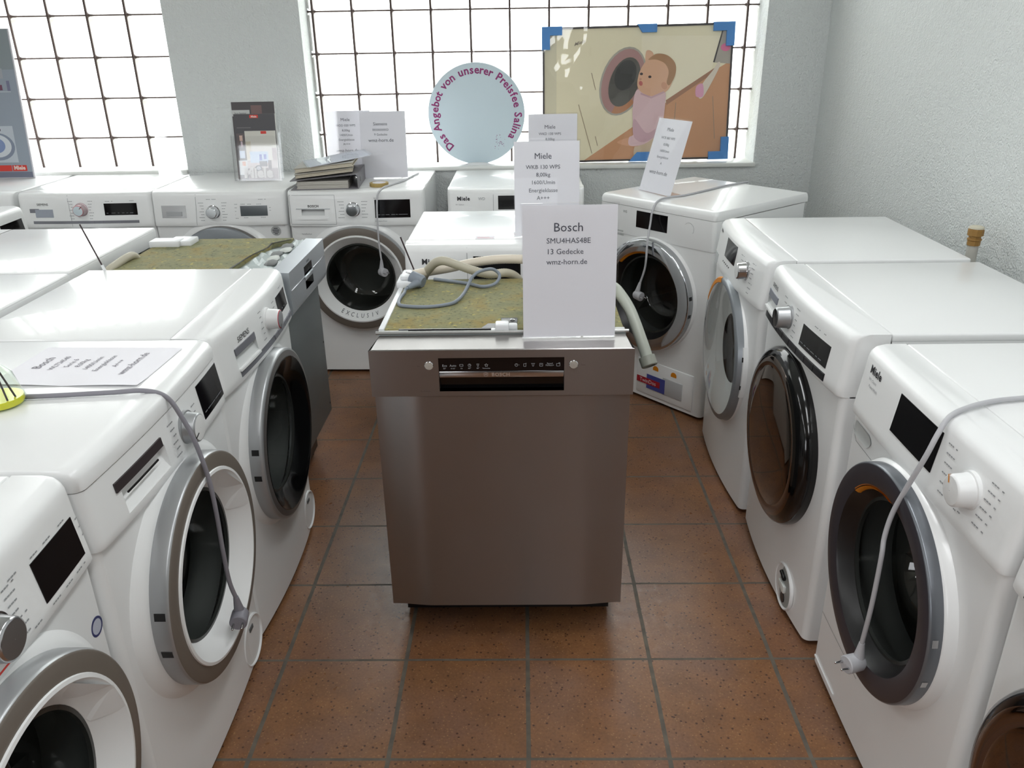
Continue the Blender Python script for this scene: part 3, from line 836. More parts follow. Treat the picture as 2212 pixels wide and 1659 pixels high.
def ex(t, F):
    g = G(); x, z = .268, .585
    g.lathe([(.017, F.fy(x)-.0004), (.017, F.fy(x)-.0012), (.013, F.fy(x)-.0012)], (x, 0, z), n=32); s_ = g.build('round_sticker', M('navy_print', srgb(52, 58, 104), 0.5), t)
    g = G(); g.lathe([(.013, F.fy(x)-.0012), (.0005, F.fy(x)-.0012)], (x, 0, z), n=32); g.build('sticker_face', M('pale_print', srgb(186, 190, 204), 0.5), s_)
    g = G(); patch(g, F, .02, .055, .7105, .7125, off=.0012); g.build('red_print', RED2, t)
washer('white washing machine with round blue sticker above its door, lower left corner', -.700, -.530, 90, depth=.57, bow=.012,
       door_kind='bosch', door_kw=dict(marks=()), display=(.150, .272, .724, .790), holes=[(-.235, -.09, .735, .775, .004, .022, POCKET)],
       knob_kw=dict(x=.040, z=.755, r=.031, h=.026, side=CHROMES, cap=SILVERD),
       marks=dial_marks(.040, .758, .042, 7, .0125, .030) + [(.155, .797, .02), (.19, .797, .022), (.235, .797, .02), (.10, .80, .022), (.16, .714, .024), (.20, .714, .022), (.235, .714, .03), (.28, .78, .008), (.282, .765, .008), (.283, .75, .008), (.11, .714, .02)],
       extra=ex)

# ---- right row, facing the aisle
def ex(t, F):
    drawer_bar(t, F, -.272, -.215, .706, .740, M('drawer_grey', srgb(190, 194, 196), 0.45), 'drawer_grip', .0012)
    g = G()
    for i in range(5): patch(g, F, -.125+.022*i, -.118+.022*i, .7385, .7425, off=.0012, nx=1, nz=1)
    g.build('buttons', BLACK, t)
    g = G(); C = (0, -.008, .468); a0, a1 = math.radians(-19), math.radians(21)
    g.lathe([(.244, .004), (.2475, .002), (.2475, -.013), (.2435, -.015)], C, n=24, a0=a0, a1=a1); g.build('hinge_cover', WHITE2, t)
washer('white washing machine with clear bulging door in grey ring, beside the angled machine', .700, 1.285, -90, depth=.585, bow=.018, prof='miele',
       door_kind='miele_lens', door_kw=dict(hinge='right', marks=(12, -10)), hole_c=(0, .468), display=(-.118, .022, .760, .822), disp_marks=0,
       knob_kw=dict(x=.146, z=.778, r=.026, h=.030, side=CHROMES, cap=WHITE2),
       logo=('Miele', -.235, .815, .014), logo_kw=dict(bold=.0006, spacing=1.1),
       marks=dial_marks(.146, .775, .040, 6, .015, .030) + [(.185, .722, .02)], extra=ex, name='washing_machine')

def ex(t, F):
    drawer_bar(t, F, -.283, -.172, .731, .7365, WHITE2, 'drawer_lip', .006)
    g = G(); patch(g, F, -.280, -.176, .765, .784, off=.0022, nx=8, nz=2); g.build('drawer_grip', M('slate_grip', srgb(136, 140, 150), .4), t)
washer('white washing machine with glossy black round door and open filter hole at its foot', .710, .655, -90, depth=.58, bow=.018,
       holes=[(-.283, -.172, .738, .784, .004, .022, POCKET)], door_kind='siemens_black', door_kw=dict(hinge='right', marks=(), c=(0, .457)), hole_c=(0, .457),
       display=(.055, .220, .738, .791), disp_marks=2, knob_kw=dict(x=-.050, z=.772, r=.028, h=.036, side=SILVER, cap=BLKGLOSS),
       logo=('SIEMENS', -.228, .797, .017), logo_kw=dict(), marks=dial_marks(-.050, .774, .042, 6, .0145, .026) + [(.12, .807, .035), (.175, .807, .012)],
       strip=(-.292, .225, .700+.008, .7265, STRIPB, 7, -.18), filt=(.150, .074, .065, 'open'), extra=ex)

def ex(t, F):
    g = G(); x0, x1, z0, z1 = -.305+.03, -.185, .652, .684
    # grip of the detergent drawer: a rounded pocket
    pts = [(x0, z0+.004), (x0+.004, z0), (x1-.018, z0), (x1-.004, z0+.010), (x1, z0+.020), (x1-.004, z1-.006), (x1-.016, z1), (x0+.004, z1), (x0, z1-.004)]
    top = [F.surf(x, z, .0022) for x, z in pts]; n = len(pts)
    cen = ((x0+x1)/2, (z0+z1)/2)
    low = [(cen[0]+(x-cen[0])*.86, F.fy(x)+.0005, cen[1]+(z-cen[1])*.72) for x, z in pts]
    low = [(a, b-.0008, c) for a, b, c in low]
    g.add(top+low, [(i, (i+1) % n, n+(i+1) % n, n+i) for i in range(n)] + [list(range(n, 2*n))]); g.build('drawer_grip', M('grip_grey', srgb(196, 199, 198), .45), t, angle=20)
    g = G(); z = .030
    patch(g, F, -.284, -.150, .0295, .0345, off=.003); g.build('flap_edge', WHITE2, t)
    g = G()
    text_on(g, F, 'W1 Classic', -.232, .788, .0085, align='CENTER'); text_on(g, F, 'PowerWash', -.222, .775, .0085, align='CENTER'); g.build('small_print', INKG, t, smooth=False)
washer('white washing machine with dark grey door ring, white dial and cord across its front', .715, .002, -90, depth=.58, bow=.005, prof='miele',
       door_kind='miele_grey', door_kw=dict(hinge='right', marks=(9, -14), mark_mat=CHROMES, c=(0, .472)), hole_c=(0, .472), display=(-.108, .060, .742, .819),
       knob_kw=dict(x=.172, z=.773, r=.0285, h=.030, side=WHITE2, cap=WHITE2, pointer=(118, ORANGE)),
       logo=('Miele', -.228, .803, .0235), logo_kw=dict(bold=.0007, spacing=1.1),
       marks=[(.082+.003*i, .812-.0165*i, .030-.002*i) for i in range(6)] + [(.214-.002*i, .812-.0155*i, .034) for i in range(6)] + [(.128+.012*i, .727+.002*(i % 2), .008) for i in range(4)],
       seams=[(-.290, .669, -.262, .640), (-.262, .640, -.165, .640), (-.165, .640, -.130, .668), (-.13, .668, -.06, .694), (-.284, .165, -.060, .165)], extra=ex)

def ex(t, F):
    drawer_bar(t, F, -.270, -.16, .735, .775, M('drawer_grey2', srgb(186, 190, 192), 0.45), 'drawer_grip', .0012)
washer('white washing machine with glossy black door, last one at the bottom right edge', .722, -.612, -90, depth=.58, bow=.012,
       door_kind='siemens_black', door_kw=dict(hinge='right', marks=(), c=(0, .457)), hole_c=(0, .457), display=(.06, .22, .738, .791),
       strip=(-.255, .225, .708, .7255, STRIPB, 7, -.16), knob_kw=dict(x=-.05, z=.772, r=.028, h=.036, side=SILVER, cap=BLKGLOSS), extra=ex)

# ---- angled machine in the corner
def ex(t, F):
    g = G(); x, z = .178, .770
    g.lathe([(.0245, -.0025), (.0245, -.0045), (.0235, -.0045), (.0232, -.0030)], (x, 0, z), n=48); b_ = g.build('round_button', CHROMES, t)
    g = G(); g.lathe([(.0232, -.0030), (.002, -.0030)], (x, 0, z), n=48); g.lathe([(.0032, -.0042), (.0005, -.0042)], (x, 0, z), n=16); g.build('button_face', WHITE2, b_)
    g = G(); patch(g, F, -.272, -.158, .690, .712, off=.0012, nx=4, nz=1); g.build('drawer_grip', M('grip_grey', srgb(196, 199, 198), .45), t)
    g = G(); x0, x1, z0, z1 = -.046, .256, .030, .186
    g.rbox(x0, x1, -.006, .004, z0, z1, .004, 2); fl = g.build('dosing_flap', WHITE2, t)
    g = G(); g.rbox(.100, .205, -.0085, -.004, .060, .135, .006, 2); g.build('dosing_window', M('milky_plastic', srgb(188, 190, 192), .4), fl)
    def tape(xa, za, xb, zb, m, nm, y=-.0072):
        g = G(); g.box(xa, xb, y, y+.0009, za, zb); return g.build(nm, m, fl, smooth=False)
    tape(.014, .062, .114, .126, BLUEP, 'blue_tape', -.0094)
    tape(-.040, .080, .088, .107, REDP, 'red_label', -.0104)
    g = G(); add_text(g, 'TwinDos', .0245, lambda a, b: (.022+a, -.0108, .0855+b)); g.build('label_lettering', M('white_print', srgb(232, 220, 224), .5), fl, smooth=False)
    for xx in (.059, .156):
        g = G(); pts = [(xx-.015, -.0068, .152), (xx+.015, -.0068, .152)] + [(xx+.015*math.cos(a*PI/10), -.0068, .160+.013*math.sin(a*PI/10)) for a in range(11)]
        g.poly(pts); g.build('orange_sticker', ORANGE, fl, smooth=False)
    g = G(); text_on(g, F, 'W1 Excellence', -.232, .778, .007); text_on(g, F, '9kg', -.232, .768, .007); g.build('small_print', INKG, t, smooth=False)
    g = G(); text_on(g, F, 'W5', -.152, .786, .015); g.build('series_mark', INKG, t, smooth=False)
washer('white washing machine standing at an angle, chrome door ring and red label at its foot', .5175, 1.9055, -50, depth=.60, bow=.002, prof='flat',
       door_kind='miele_chrome', door_kw=dict(hinge='right', marks=(9, -9), mark_mat=BLACK, c=(0, .4735)), hole_c=(0, .4735), display=(-.089, .073, .738, .804),
       logo=('Miele', -.228, .786, .023), logo_kw=dict(bold=.0007, spacing=1.1), extra=ex)

# ---- back row under the windows
def ex(t, F):
    drawer_bar(t, F, -.23, -.14, .74, .78, M('drawer_grey2', srgb(186, 190, 192), 0.45), 'drawer_grip', .0012)
washer('white washing machine at the left end of the back row, under the tall poster', -2.566, 2.292, 0, depth=.545, bow=.012, display=(.09, .235, .753, .802), door_kind='bosch_grey', extra=ex)

def ex(t, F):
    g = G(); patch(g, F, -.222, -.142, .745, .779, off=.0022, nx=6, nz=2); g.build('drawer_grip', M('slate_grip2', srgb(158, 164, 176), .4), t)
    drawer_bar(t, F, -.247, -.205, .765, .782, STRIPG, 'drawer_notch', .0016)
washer('white washing machine with pink-rimmed knob and black display in the back row', -1.947, 2.290, 0, depth=.545, bow=.010,
       door_kind='siemens', display=(.090, .234, .752, .803), disp_marks=1, holes=[(-.205, -.142, .746, .766, .006, .020, POCKET)],
       knob_kw=dict(x=-.013, z=.777, r=.026, h=.03, side=M('pinkish_silver', srgb(196, 176, 180), .35, metal=.4), cap=M('pale_blue_cap', srgb(206, 220, 226), .3), ring=M('pink_ring', srgb(206, 120, 124), .4), pointer=(45, M('wine_pointer', srgb(110, 60, 66), .4))),
       logo=('SIEMENS', -.185, .796, .014), logo_kw=dict(), marks=dial_marks(-.013, .776, .034, 7, .0125, .022) + [(.098, .812, .034), (.205, .813, .02)],
       seams=[(-.068, .84, -.062, .705)], strip=(-.238, .236, .717, .729, STRIPG, 6, 0.0), extra=ex)

def ex(t, F):
    g = G(); patch(g, F, -.256, -.146, .736, .789, off=.0012, nx=6, nz=2); d_ = g.build('drawer_grip', CHROMES, t)
    g = G(); patch(g, F, -.235, -.165, .744, .763, off=.003, nx=6, nz=1); g.build('grip_plate', SILVER, d_)
    g = G(); x, z = .240, .671; y = F.fy(x)
    g.lathe([(.022, y-.0006), (.022, y-.0013), (.0005, y-.0013)], (x, 0, z), n=32); s_ = g.build('round_sticker', M('grey_sticker', srgb(178, 180, 180), .5), t)
    g = G()
    for i, (L) in enumerate((.018, .030, .026, .014)): 
        zz = z+.011-.008*i; g.box(x-L/2, x+L/2, y-.002, y-.0014, zz-.0018, zz+.0018)
    g.build('sticker_print', INK, s_, smooth=False)
washer('white washing machine with chrome knob and grey door ring, brochure holder standing on top', -1.349, 2.290, 0, depth=.545, bow=.010,
       door_kind='bosch_grey', display=(.097, .216, .741, .785), display_mat=DISPB, knob_kw=dict(x=-.024, z=.760, r=.026, h=.028, side=CHROME, cap=CHROME),
       marks=dial_marks(-.024, .762, .040, 7, .0125, .024) + dial_marks(.085, .762, -.012, 5, .015, .014, False, True) + [(.10, .792, .02), (.13, .792, .018), (.17, .792, .022), (.11, .734, .02), (.185, .734, .022), (.224, .776, .008), (.224, .764, .008), (-.05, .815, .05), (.18, .812, .034)],
       seams=[(-.096, .836, -.103, .703)], extra=ex)

def ex(t, F):
    g = G(); patch(g, F, -.262, -.112, .7725, .776, off=.0022, nx=6, nz=1); g.build('drawer_lip', SILVER, t)
    g = G(); patch(g, F, -.257, -.120, .728, .736, off=.003, nx=6, nz=1); g.build('drawer_edge', WHITE2, t)
    g = G(); text_on(g, F, 'Serie 8', .083, .815, .0075, align='LEFT'); text_on(g, F, 'EcoSilence Drive', .085, .717, .0075, align='LEFT'); text_on(g, F, 'VarioPerfect', -.25, .66, .009, align='LEFT'); g.build('small_print', INKG, t, smooth=False)
washer('white washing machine with EXCLUSIV written on its round door, binder lying on top', -.735, 2.255, 0, depth=.565, bow=.010,
       door_kind='bosch', door_kw=dict(marks=(), text=('EXCLUSIV', .181, math.radians(265), .0215)), holes=[(-.238, -.136, .746, .772, .003, .020, POCKET)],
       display=(.086, .240, .733, .810), disp_marks=2, knob_kw=dict(x=-.010, z=.770, r=.028, h=.028, side=CHROME, cap=CHROMES),
       logo=('BOSCH', -.185, .781, .014), logo_kw=dict(bold=.0003, spacing=1.1), marks=dial_marks(-.010, .770, .038, 6, .0135, .028),
       seams=[(-.288, .832, -.089, .832), (-.089, .832, -.086, .708), (-.086, .708, -.285, .708), (-.287, .708, -.29, .832)], extra=ex)

def ex(t, F):
    g = G(); text_on(g, F, 'WD', -.148, .802, .017); g.build('series_mark', INKG, t, smooth=False)
    g = G(); text_on(g, F, 'W1 Edition', -.263, .781, .008, align='LEFT'); g.build('small_print', INKG, t, smooth=False)
    drawer_bar(t, F, -.27, -.17, .655, .685, M('grip_grey', srgb(196, 199, 198), .45), 'drawer_grip', .0012)
washer('white washing machine in the back row below the round sign', -.033, 2.250, 0, depth=.56, bow=.004, prof='miele', door_kind='miele_grey', door_kw=dict(hinge='right', marks=()),
       display=(-.077, .085, .762, .820), logo=('Miele', -.228, .801, .0235), logo_kw=dict(bold=.0007, spacing=1.1), knob_kw=dict(x=.178, z=.775, r=.0285, h=.03, side=WHITE2, cap=WHITE2),
       seams=[(-.098, .84, -.098, .70)], extra=ex)

def ex(t, F):
    g = G(); patch(g, F, -.078, .072, .722, .738, off=.0012); g.build('touch_strip', DISP, t)
    g = G(); marks_on(g, F, [(.0, .705, .03), (.05, .707, .03), (.10, .706, .03)]); g.build('programme_marks', INKG, t, smooth=False)
    g = G(); F2 = F; g.box(-.075, -.012, .070+.02, .110+.02, .8484, .8490); s_ = g.build('lid_sticker', PAPER, t, smooth=False)
    g = G(); g.box(-.070, -.016, .100, .104, .8490, .8492); g.box(-.070, -.03, .114, .117, .8490, .8492); g.build('sticker_print', M('faded_red', srgb(200, 120, 130), .6), s_, smooth=False)
    drawer_bar(t, F, -.27, -.17, .655, .685, M('grip_grey', srgb(196, 199, 198), .45), 'drawer_grip', .0012)
washer('white washing machine directly behind the steel dishwasher, in the middle of the room', -.083, 1.216, 0, depth=.56, bow=.004, prof='miele', door_kind='miele_grey', door_kw=dict(hinge='right', marks=()),
       display=(-.078, .072, .740, .814), logo=('Miele', -.214, .790, .0245), logo_kw=dict(bold=.0007, spacing=1.1), knob_kw=dict(x=.178, z=.775, r=.0285, h=.03, side=WHITE2, cap=WHITE2),
       seams=[(-.098, .84, -.097, .70)], extra=ex)

# ---- machines standing back to back with the left row
def ex_back(t, F):
    g = G(); d_ = .60
    g.box(-.285, .285, .545, .552, .05, .80); g.build('rear_panel', M('rear_panel_grey', srgb(96, 100, 104), .6), t, smooth=False)
    for xa in (.255, -.297):
        g = G(); g.rbox(xa, xa+.042, .552, .592, .02, .812, .006); g.build('rear_post', WHITE, t)
    g = G(); g.rbox(.12, .24, .552, .580, .70, .80, .01); g.tube([(.08, .565, .77), (.13, .575, .78), (.2, .57, .75)], .012); g.build('water_valve', M('valve_grey', srgb(190, 192, 190), .5), t)
    drawer_bar(t, F, -.23, -.14, .74, .78, M('drawer_grey2', srgb(186, 190, 192), 0.45), 'drawer_grip', .0012)
washer('white washing machine seen from behind, beside the olive-topped slim dishwasher', -1.912, 1.250, -90, depth=.575, bow=.01, lid_back=.025, back_recess=.02, door_kind='bosch_grey', display=(.09, .235, .753, .802), extra=ex_back, prof='flow')
washer('white washing machine seen from behind at the left picture edge, nearer than its twin', -1.906, .640, -90, depth=.575, bow=.01, lid_back=.025, back_recess=.02, door_kind='bosch_grey', display=(.09, .235, .753, .802), extra=ex_back, prof='flow')
def ex(t, F):
    drawer_bar(t, F, -.23, -.14, .74, .78, M('drawer_grey2', srgb(186, 190, 192), 0.45), 'drawer_grip', .0012)
washer('white washing machine far left, only its top corner and dark display showing', -2.045, 1.700, 90, depth=.57, bow=.01, display=(.105, .262, .748, .806), disp_marks=2, door_kind='bosch_grey', extra=ex)

# ------------------------------------------------------------------ dishwashers
STEEL, STEELF = MATS['steel'], MATS['steel_far']
FRAMEG = M('frame_grey', srgb(140, 150, 148), 0.4, metal=.3)
WPLAS = M('white_moulding', srgb(232, 234, 236), 0.35)

def dishwasher_front():
    t = thing('dishwasher', 'brushed stainless steel dishwasher in the middle, facing the camera, olive mat on top', 'dishwasher', (-.053, .39, 0))
    g = G(); g.box(-.290, .290, .045, .560, .10, .806)
    b = g.build('body', GREYM, t, smooth=False)
    g = G(); g.box(-.275, .275, .110, .54, .012, .10); g.build('plinth', BLACK, t, smooth=False)
    for x in (-.25, .25):
        for y in (.20, .50):
            g = G(); g.lathe([(0, 0), (.018, 0), (.018, .01), (.008, .012), (.008, .036), (0, .036)], (x, y, 0), axis='z', n=16); g.build('foot', BLACK, t)
    g = G(); n = 48; xs = [-.2945+.589*i/n for i in range(n+1)]
    def yb(x):
        q = max(0.0, min(1.0, (abs(x)-.185)/.105)); return .004+.0095*q*q*(3-2*q)
    vs = [(x, yb(x), z) for z in (.103, .695) for x in xs] + [(x, .036, z) for z in (.103, .695) for x in xs]; m = n+1
    g.add(vs, [(i, i+1, m+i+1, m+i) for i in range(n)] + [(2*m+i, 3*m+i, 3*m+i+1, 2*m+i+1) for i in range(n)] + [(m+i, m+i+1, 3*m+i+1, 3*m+i) for i in range(n)] + [(i, 2*m+i, 2*m+i+1, i+1) for i in range(n)] + [(0, m, 3*m, 2*m), (n, 2*m+n, 3*m+n, m+n)])
    g.build('door', STEEL, t, angle=30)
    # control panel with a recessed window, a steel ledge on top
    x0, x1, z0, z1 = -.299, .299, .697, .809
    wx0, wx1, wz0, wz1 = -.1425, .1415, .709, .7905
    g = G()
    def fr(xa, xb, za, zb, y=0.0): g.add([(xa, y, za), (xb, y, za), (xb, y, zb), (xa, y, zb)], [(0, 1, 2, 3)])
    fr(x0, wx0, z0, z1); fr(wx1, x1, z0, z1); fr(wx0, wx1, z0, wz0); fr(wx0, wx1, wz1, z1)
    for (xa, za), (xb, zb) in (((wx0, wz0), (wx1, wz0)), ((wx1, wz0), (wx1, wz1)), ((wx1, wz1), (wx0, wz1)), ((wx0, wz1), (wx0, wz0))):
        g.add([(xa, 0, za), (xb, 0, zb), (xb, .022, zb), (xa, .022, za)], [(0, 1, 2, 3)])
    g.add([(x0, 0, z1), (x1, 0, z1), (x1-.006, .003, z1+.0015), (x0+.006, .003, z1+.0015), (x1-.012, .092, z1+.004), (x0+.012, .092, z1+.004)], [(0, 1, 2, 3), (3, 2, 4, 5)])
    g.add([(x0, 0, z0), (x0, 0, z1), (x0+.012, .092, z1+.004), (x0+.012, .092, z0)], [(0, 1, 2, 3)])
    g.add([(x1, 0, z0), (x1, 0, z1), (x1-.012, .092, z1+.004), (x1-.012, .092, z0)], [(0, 1, 2, 3)])
    g.add([(x0, 0, z0), (x1, 0, z0), (x1-.012, .092, z0), (x0+.012, .092, z0)], [(0, 1, 2, 3)])
    cp = g.build('control_panel', STEEL, t, merge=True, angle=20)
    g = G(); g.box(wx0, wx1, .004, .008, .757, wz1); g.build('display', DISP, cp, smooth=False)
    g = G(); g.rbox(wx0, wx1, .002, .010, .742, .757, .0015); hb = g.build('handle_bar', CHROMES, cp)
    g = G(); add_text(g, 'BOSCH', .0115, lambda a, b: (-.002+a, .0012, .7455+b), bold=.0004, spacing=1.15)
    for k in range(20):
        a = 2*PI*k/20; c_, d_ = a, 2*PI*(k+1)/20
        g.poly([(-.036+.0055*math.cos(c_), .0012, .7495+.0055*math.sin(c_)), (-.036+.0055*math.cos(d_), .0012, .7495+.0055*math.sin(d_)), (-.036+.0045*math.cos(d_), .0012, .7495+.0045*math.sin(d_)), (-.036+.0045*math.cos(c_), .0012, .7495+.0045*math.sin(c_))])
    g.box(-.0385, -.0375, .0008, .0014, .7465, .7525); g.box(-.0345, -.0335, .0008, .0014, .7465, .7525); g.box(-.0385, -.0335, .0008, .0014, .749, .750)
    g.build('lettering', M('bright_steel_letters', srgb(226, 222, 220), .25, metal=.8), hb, smooth=False)
    g = G(); g.box(wx0, wx1, .020, .0215, wz0, .742); g.build('handle_recess', BLKGLOSS, cp, smooth=False)
    icon = M('icon_print', srgb(176, 178, 182), .5); g = G()
    def tx(b_, x, z, s_): add_text(g, b_, s_, lambda a, b: (x+a, .0032, z+b))
    tx('Eco', -.129, .7685, .0075); tx('50°', -.129, .7625, .005); tx('Auto', -.110, .7685, .0075); tx('45-65°', -.110, .7625, .004)
    def ring(x, z, r, w=.0007, n=18):
        for k in range(n):
            a, b = 2*PI*k/n, 2*PI*(k+1)/n
            g.poly([(x+r*math.cos(a), .0032, z+r*math.sin(a)), (x+r*math.cos(b), .0032, z+r*math.sin(b)), (x+(r-w)*math.cos(b), .0032, z+(r-w)*math.sin(b)), (x+(r-w)*math.cos(a), .0032, z+(r-w)*math.sin(a))])
    def bar(xa, za, xb, zb, w=.0007):
        L = math.hypot(xb-xa, zb-za); ox, oz = -(zb-za)/L*w/2, (xb-xa)/L*w/2
        g.poly([(xa+ox, .0032, za+oz), (xb+ox, .0032, zb+oz), (xb-ox, .0032, zb-oz), (xa-ox, .0032, za-oz)])
    def rect(x, z, w, h):
        bar(x-w, z-h, x+w, z-h); bar(x-w, z+h, x+w, z+h); bar(x-w, z-h, x-w, z+h); bar(x+w, z-h, x+w, z+h)
    rect(-.091, .7715, .0038, .0022); tx('1h', -.091, .7625, .005); ring(-.0725, .7715, .0036); bar(-.0725, .7715, -.0725, .7745); bar(-.0725, .7715, -.0705, .7715); tx('65°', -.0725, .7625, .005)
    bar(-.0565, .7745, -.0505, .7745); bar(-.0555, .7745, -.0545, .7685); bar(-.0515, .7745, -.0525, .7685); bar(-.0545, .7685, -.0525, .7685); tx('40°', -.0535, .7625, .005)
    st = [(-.0345+(.0042 if k % 2 == 0 else .0019)*math.cos(PI/2+k*PI/5), .7712+(.0042 if k % 2 == 0 else .0019)*math.sin(PI/2+k*PI/5)) for k in range(10)]
    for k in range(10): bar(*st[k], *st[(k+1) % 10])
    tx('Favourite', -.0345, .7625, .0045)
    ring(.0335, .7712, .0036); bar(.0335, .7712, .0335, .7745); bar(.039, .7712, .0405, .7712)
    rect(.0525, .7708, .0026, .0034); bar(.0545, .775, .0565, .775); bar(.067, .7745, .0755, .7745); bar(.069, .7745, .070, .768); bar(.0735, .7745, .0725, .768); bar(.070, .768, .0725, .768)
    rect(.0895, .7712, .0034, .0034); bar(.0875, .772, .0915, .772)
    tx('Speed', .109, .7725, .0055); tx('Perfect+', .109, .768, .0055); rect(.128, .7708, .0038, .003); ring(.1305, .7745, .0018)
    g.build('display_symbols', icon, cp, smooth=False)
    for x in (-.164, .1625):
        g = G(); g.lathe([(.0102, .001), (.0102, -.0012), (.0092, -.0020)], (x, 0, .7725), n=40); bt = g.build('button', CHROME, cp)
        g = G(); g.lathe([(.0092, -.0020), (.0005, -.0024)], (x, 0, .7725), n=40); g.build('button_face', M('silver_button', srgb(196, 192, 184), .35, metal=.4), bt)
    g = G(); add_text(g, 'EcoSilence', .0052, lambda a, b: (-.186+a, -.0006, .7085+b), align='LEFT'); add_text(g, 'On', .005, lambda a, b: (-.188+a, -.0006, .770+b)); add_text(g, 'Start', .005, lambda a, b: (.184+a, -.0006, .770+b))
    g.build('small_print', M('steel_print', srgb(112, 104, 100), .5), cp, smooth=False)
    # top: frame strip, mat, clips
    g = G(); g.rbox(-.290, .290, .092, .118, .800, .8145, .002); g.build('frame_strip', FRAMEG, t)
    g = G(); g.tube([(-.296, .094, .8185), (.296, .094, .8185)], .0042, n=12, smooth=False); g.build('trim_rod', M('trim_rod_grey', srgb(176, 176, 174), .3, metal=.6), t)
    g = G(); g.rbox(-.281, .287, .116, .548, .805, .8195, .004); g.build('insulation_mat', MATS['mat'], t)
    g = G(); g.box(-.245, .02, .112, .1165, .8142, .8205); g.add([(-.05, .117, .8208), (.0, .117, .8208), (.0, .150, .8208), (-.035, .150, .8208)], [(0, 1, 2, 3)]); g.box(-.125, -.100, .100, .116, .814, .8165); g.build('black_seal', BLACK, t, smooth=False)
    g = G(); g.rbox(-.004, .036, .140, .182, .8195, .8245, .002); g.build('black_bracket', BLACK, t)
    g = G(); g.lathe([(.006, 0), (.006, .002), (.003, .0035), (.0004, .0038)], (.024, .160, .8245), axis='z', n=20); g.build('screw', CHROMES, t)
    g = G(); g.rbox(-.016, .016, .094, .128, .8145, .836, .004); g.rbox(.014, .036, .104, .124, .8145, .832, .004); g.rbox(-.026, -.014, .098, .112, .8145, .823, .002); g.build('white_clip', WPLAS, t)
    g = G(); g.rbox(-.286, -.222, .096, .112, .8145, .8185, .0015); g.build('left_clip', M('grey_moulding', srgb(196, 198, 198), .4), t)
    g = G(); g.rbox(.215, .288, .096, .116, .8145, .8205, .0015); g.build('right_clip', M('grey_moulding2', srgb(196, 198, 198), .4), t)
    g = G(); g.rbox(-.200, -.168, .098, .106, .8145, .8165, .001); g.build('black_slot', BLACK, t)
    g = G(); g.rbox(-.294, -.280, .116, .545, .800, .8215, .003); g.build('side_edging', WPLAS, t)
    g = G(); g.rbox(-.300, -.252, .455, .548, .8195, .838, .006); g.rbox(-.290, -.262, .470, .545, .838, .850, .005); g.build('corner_block', WPLAS, t)
    return t
dishwasher_front()

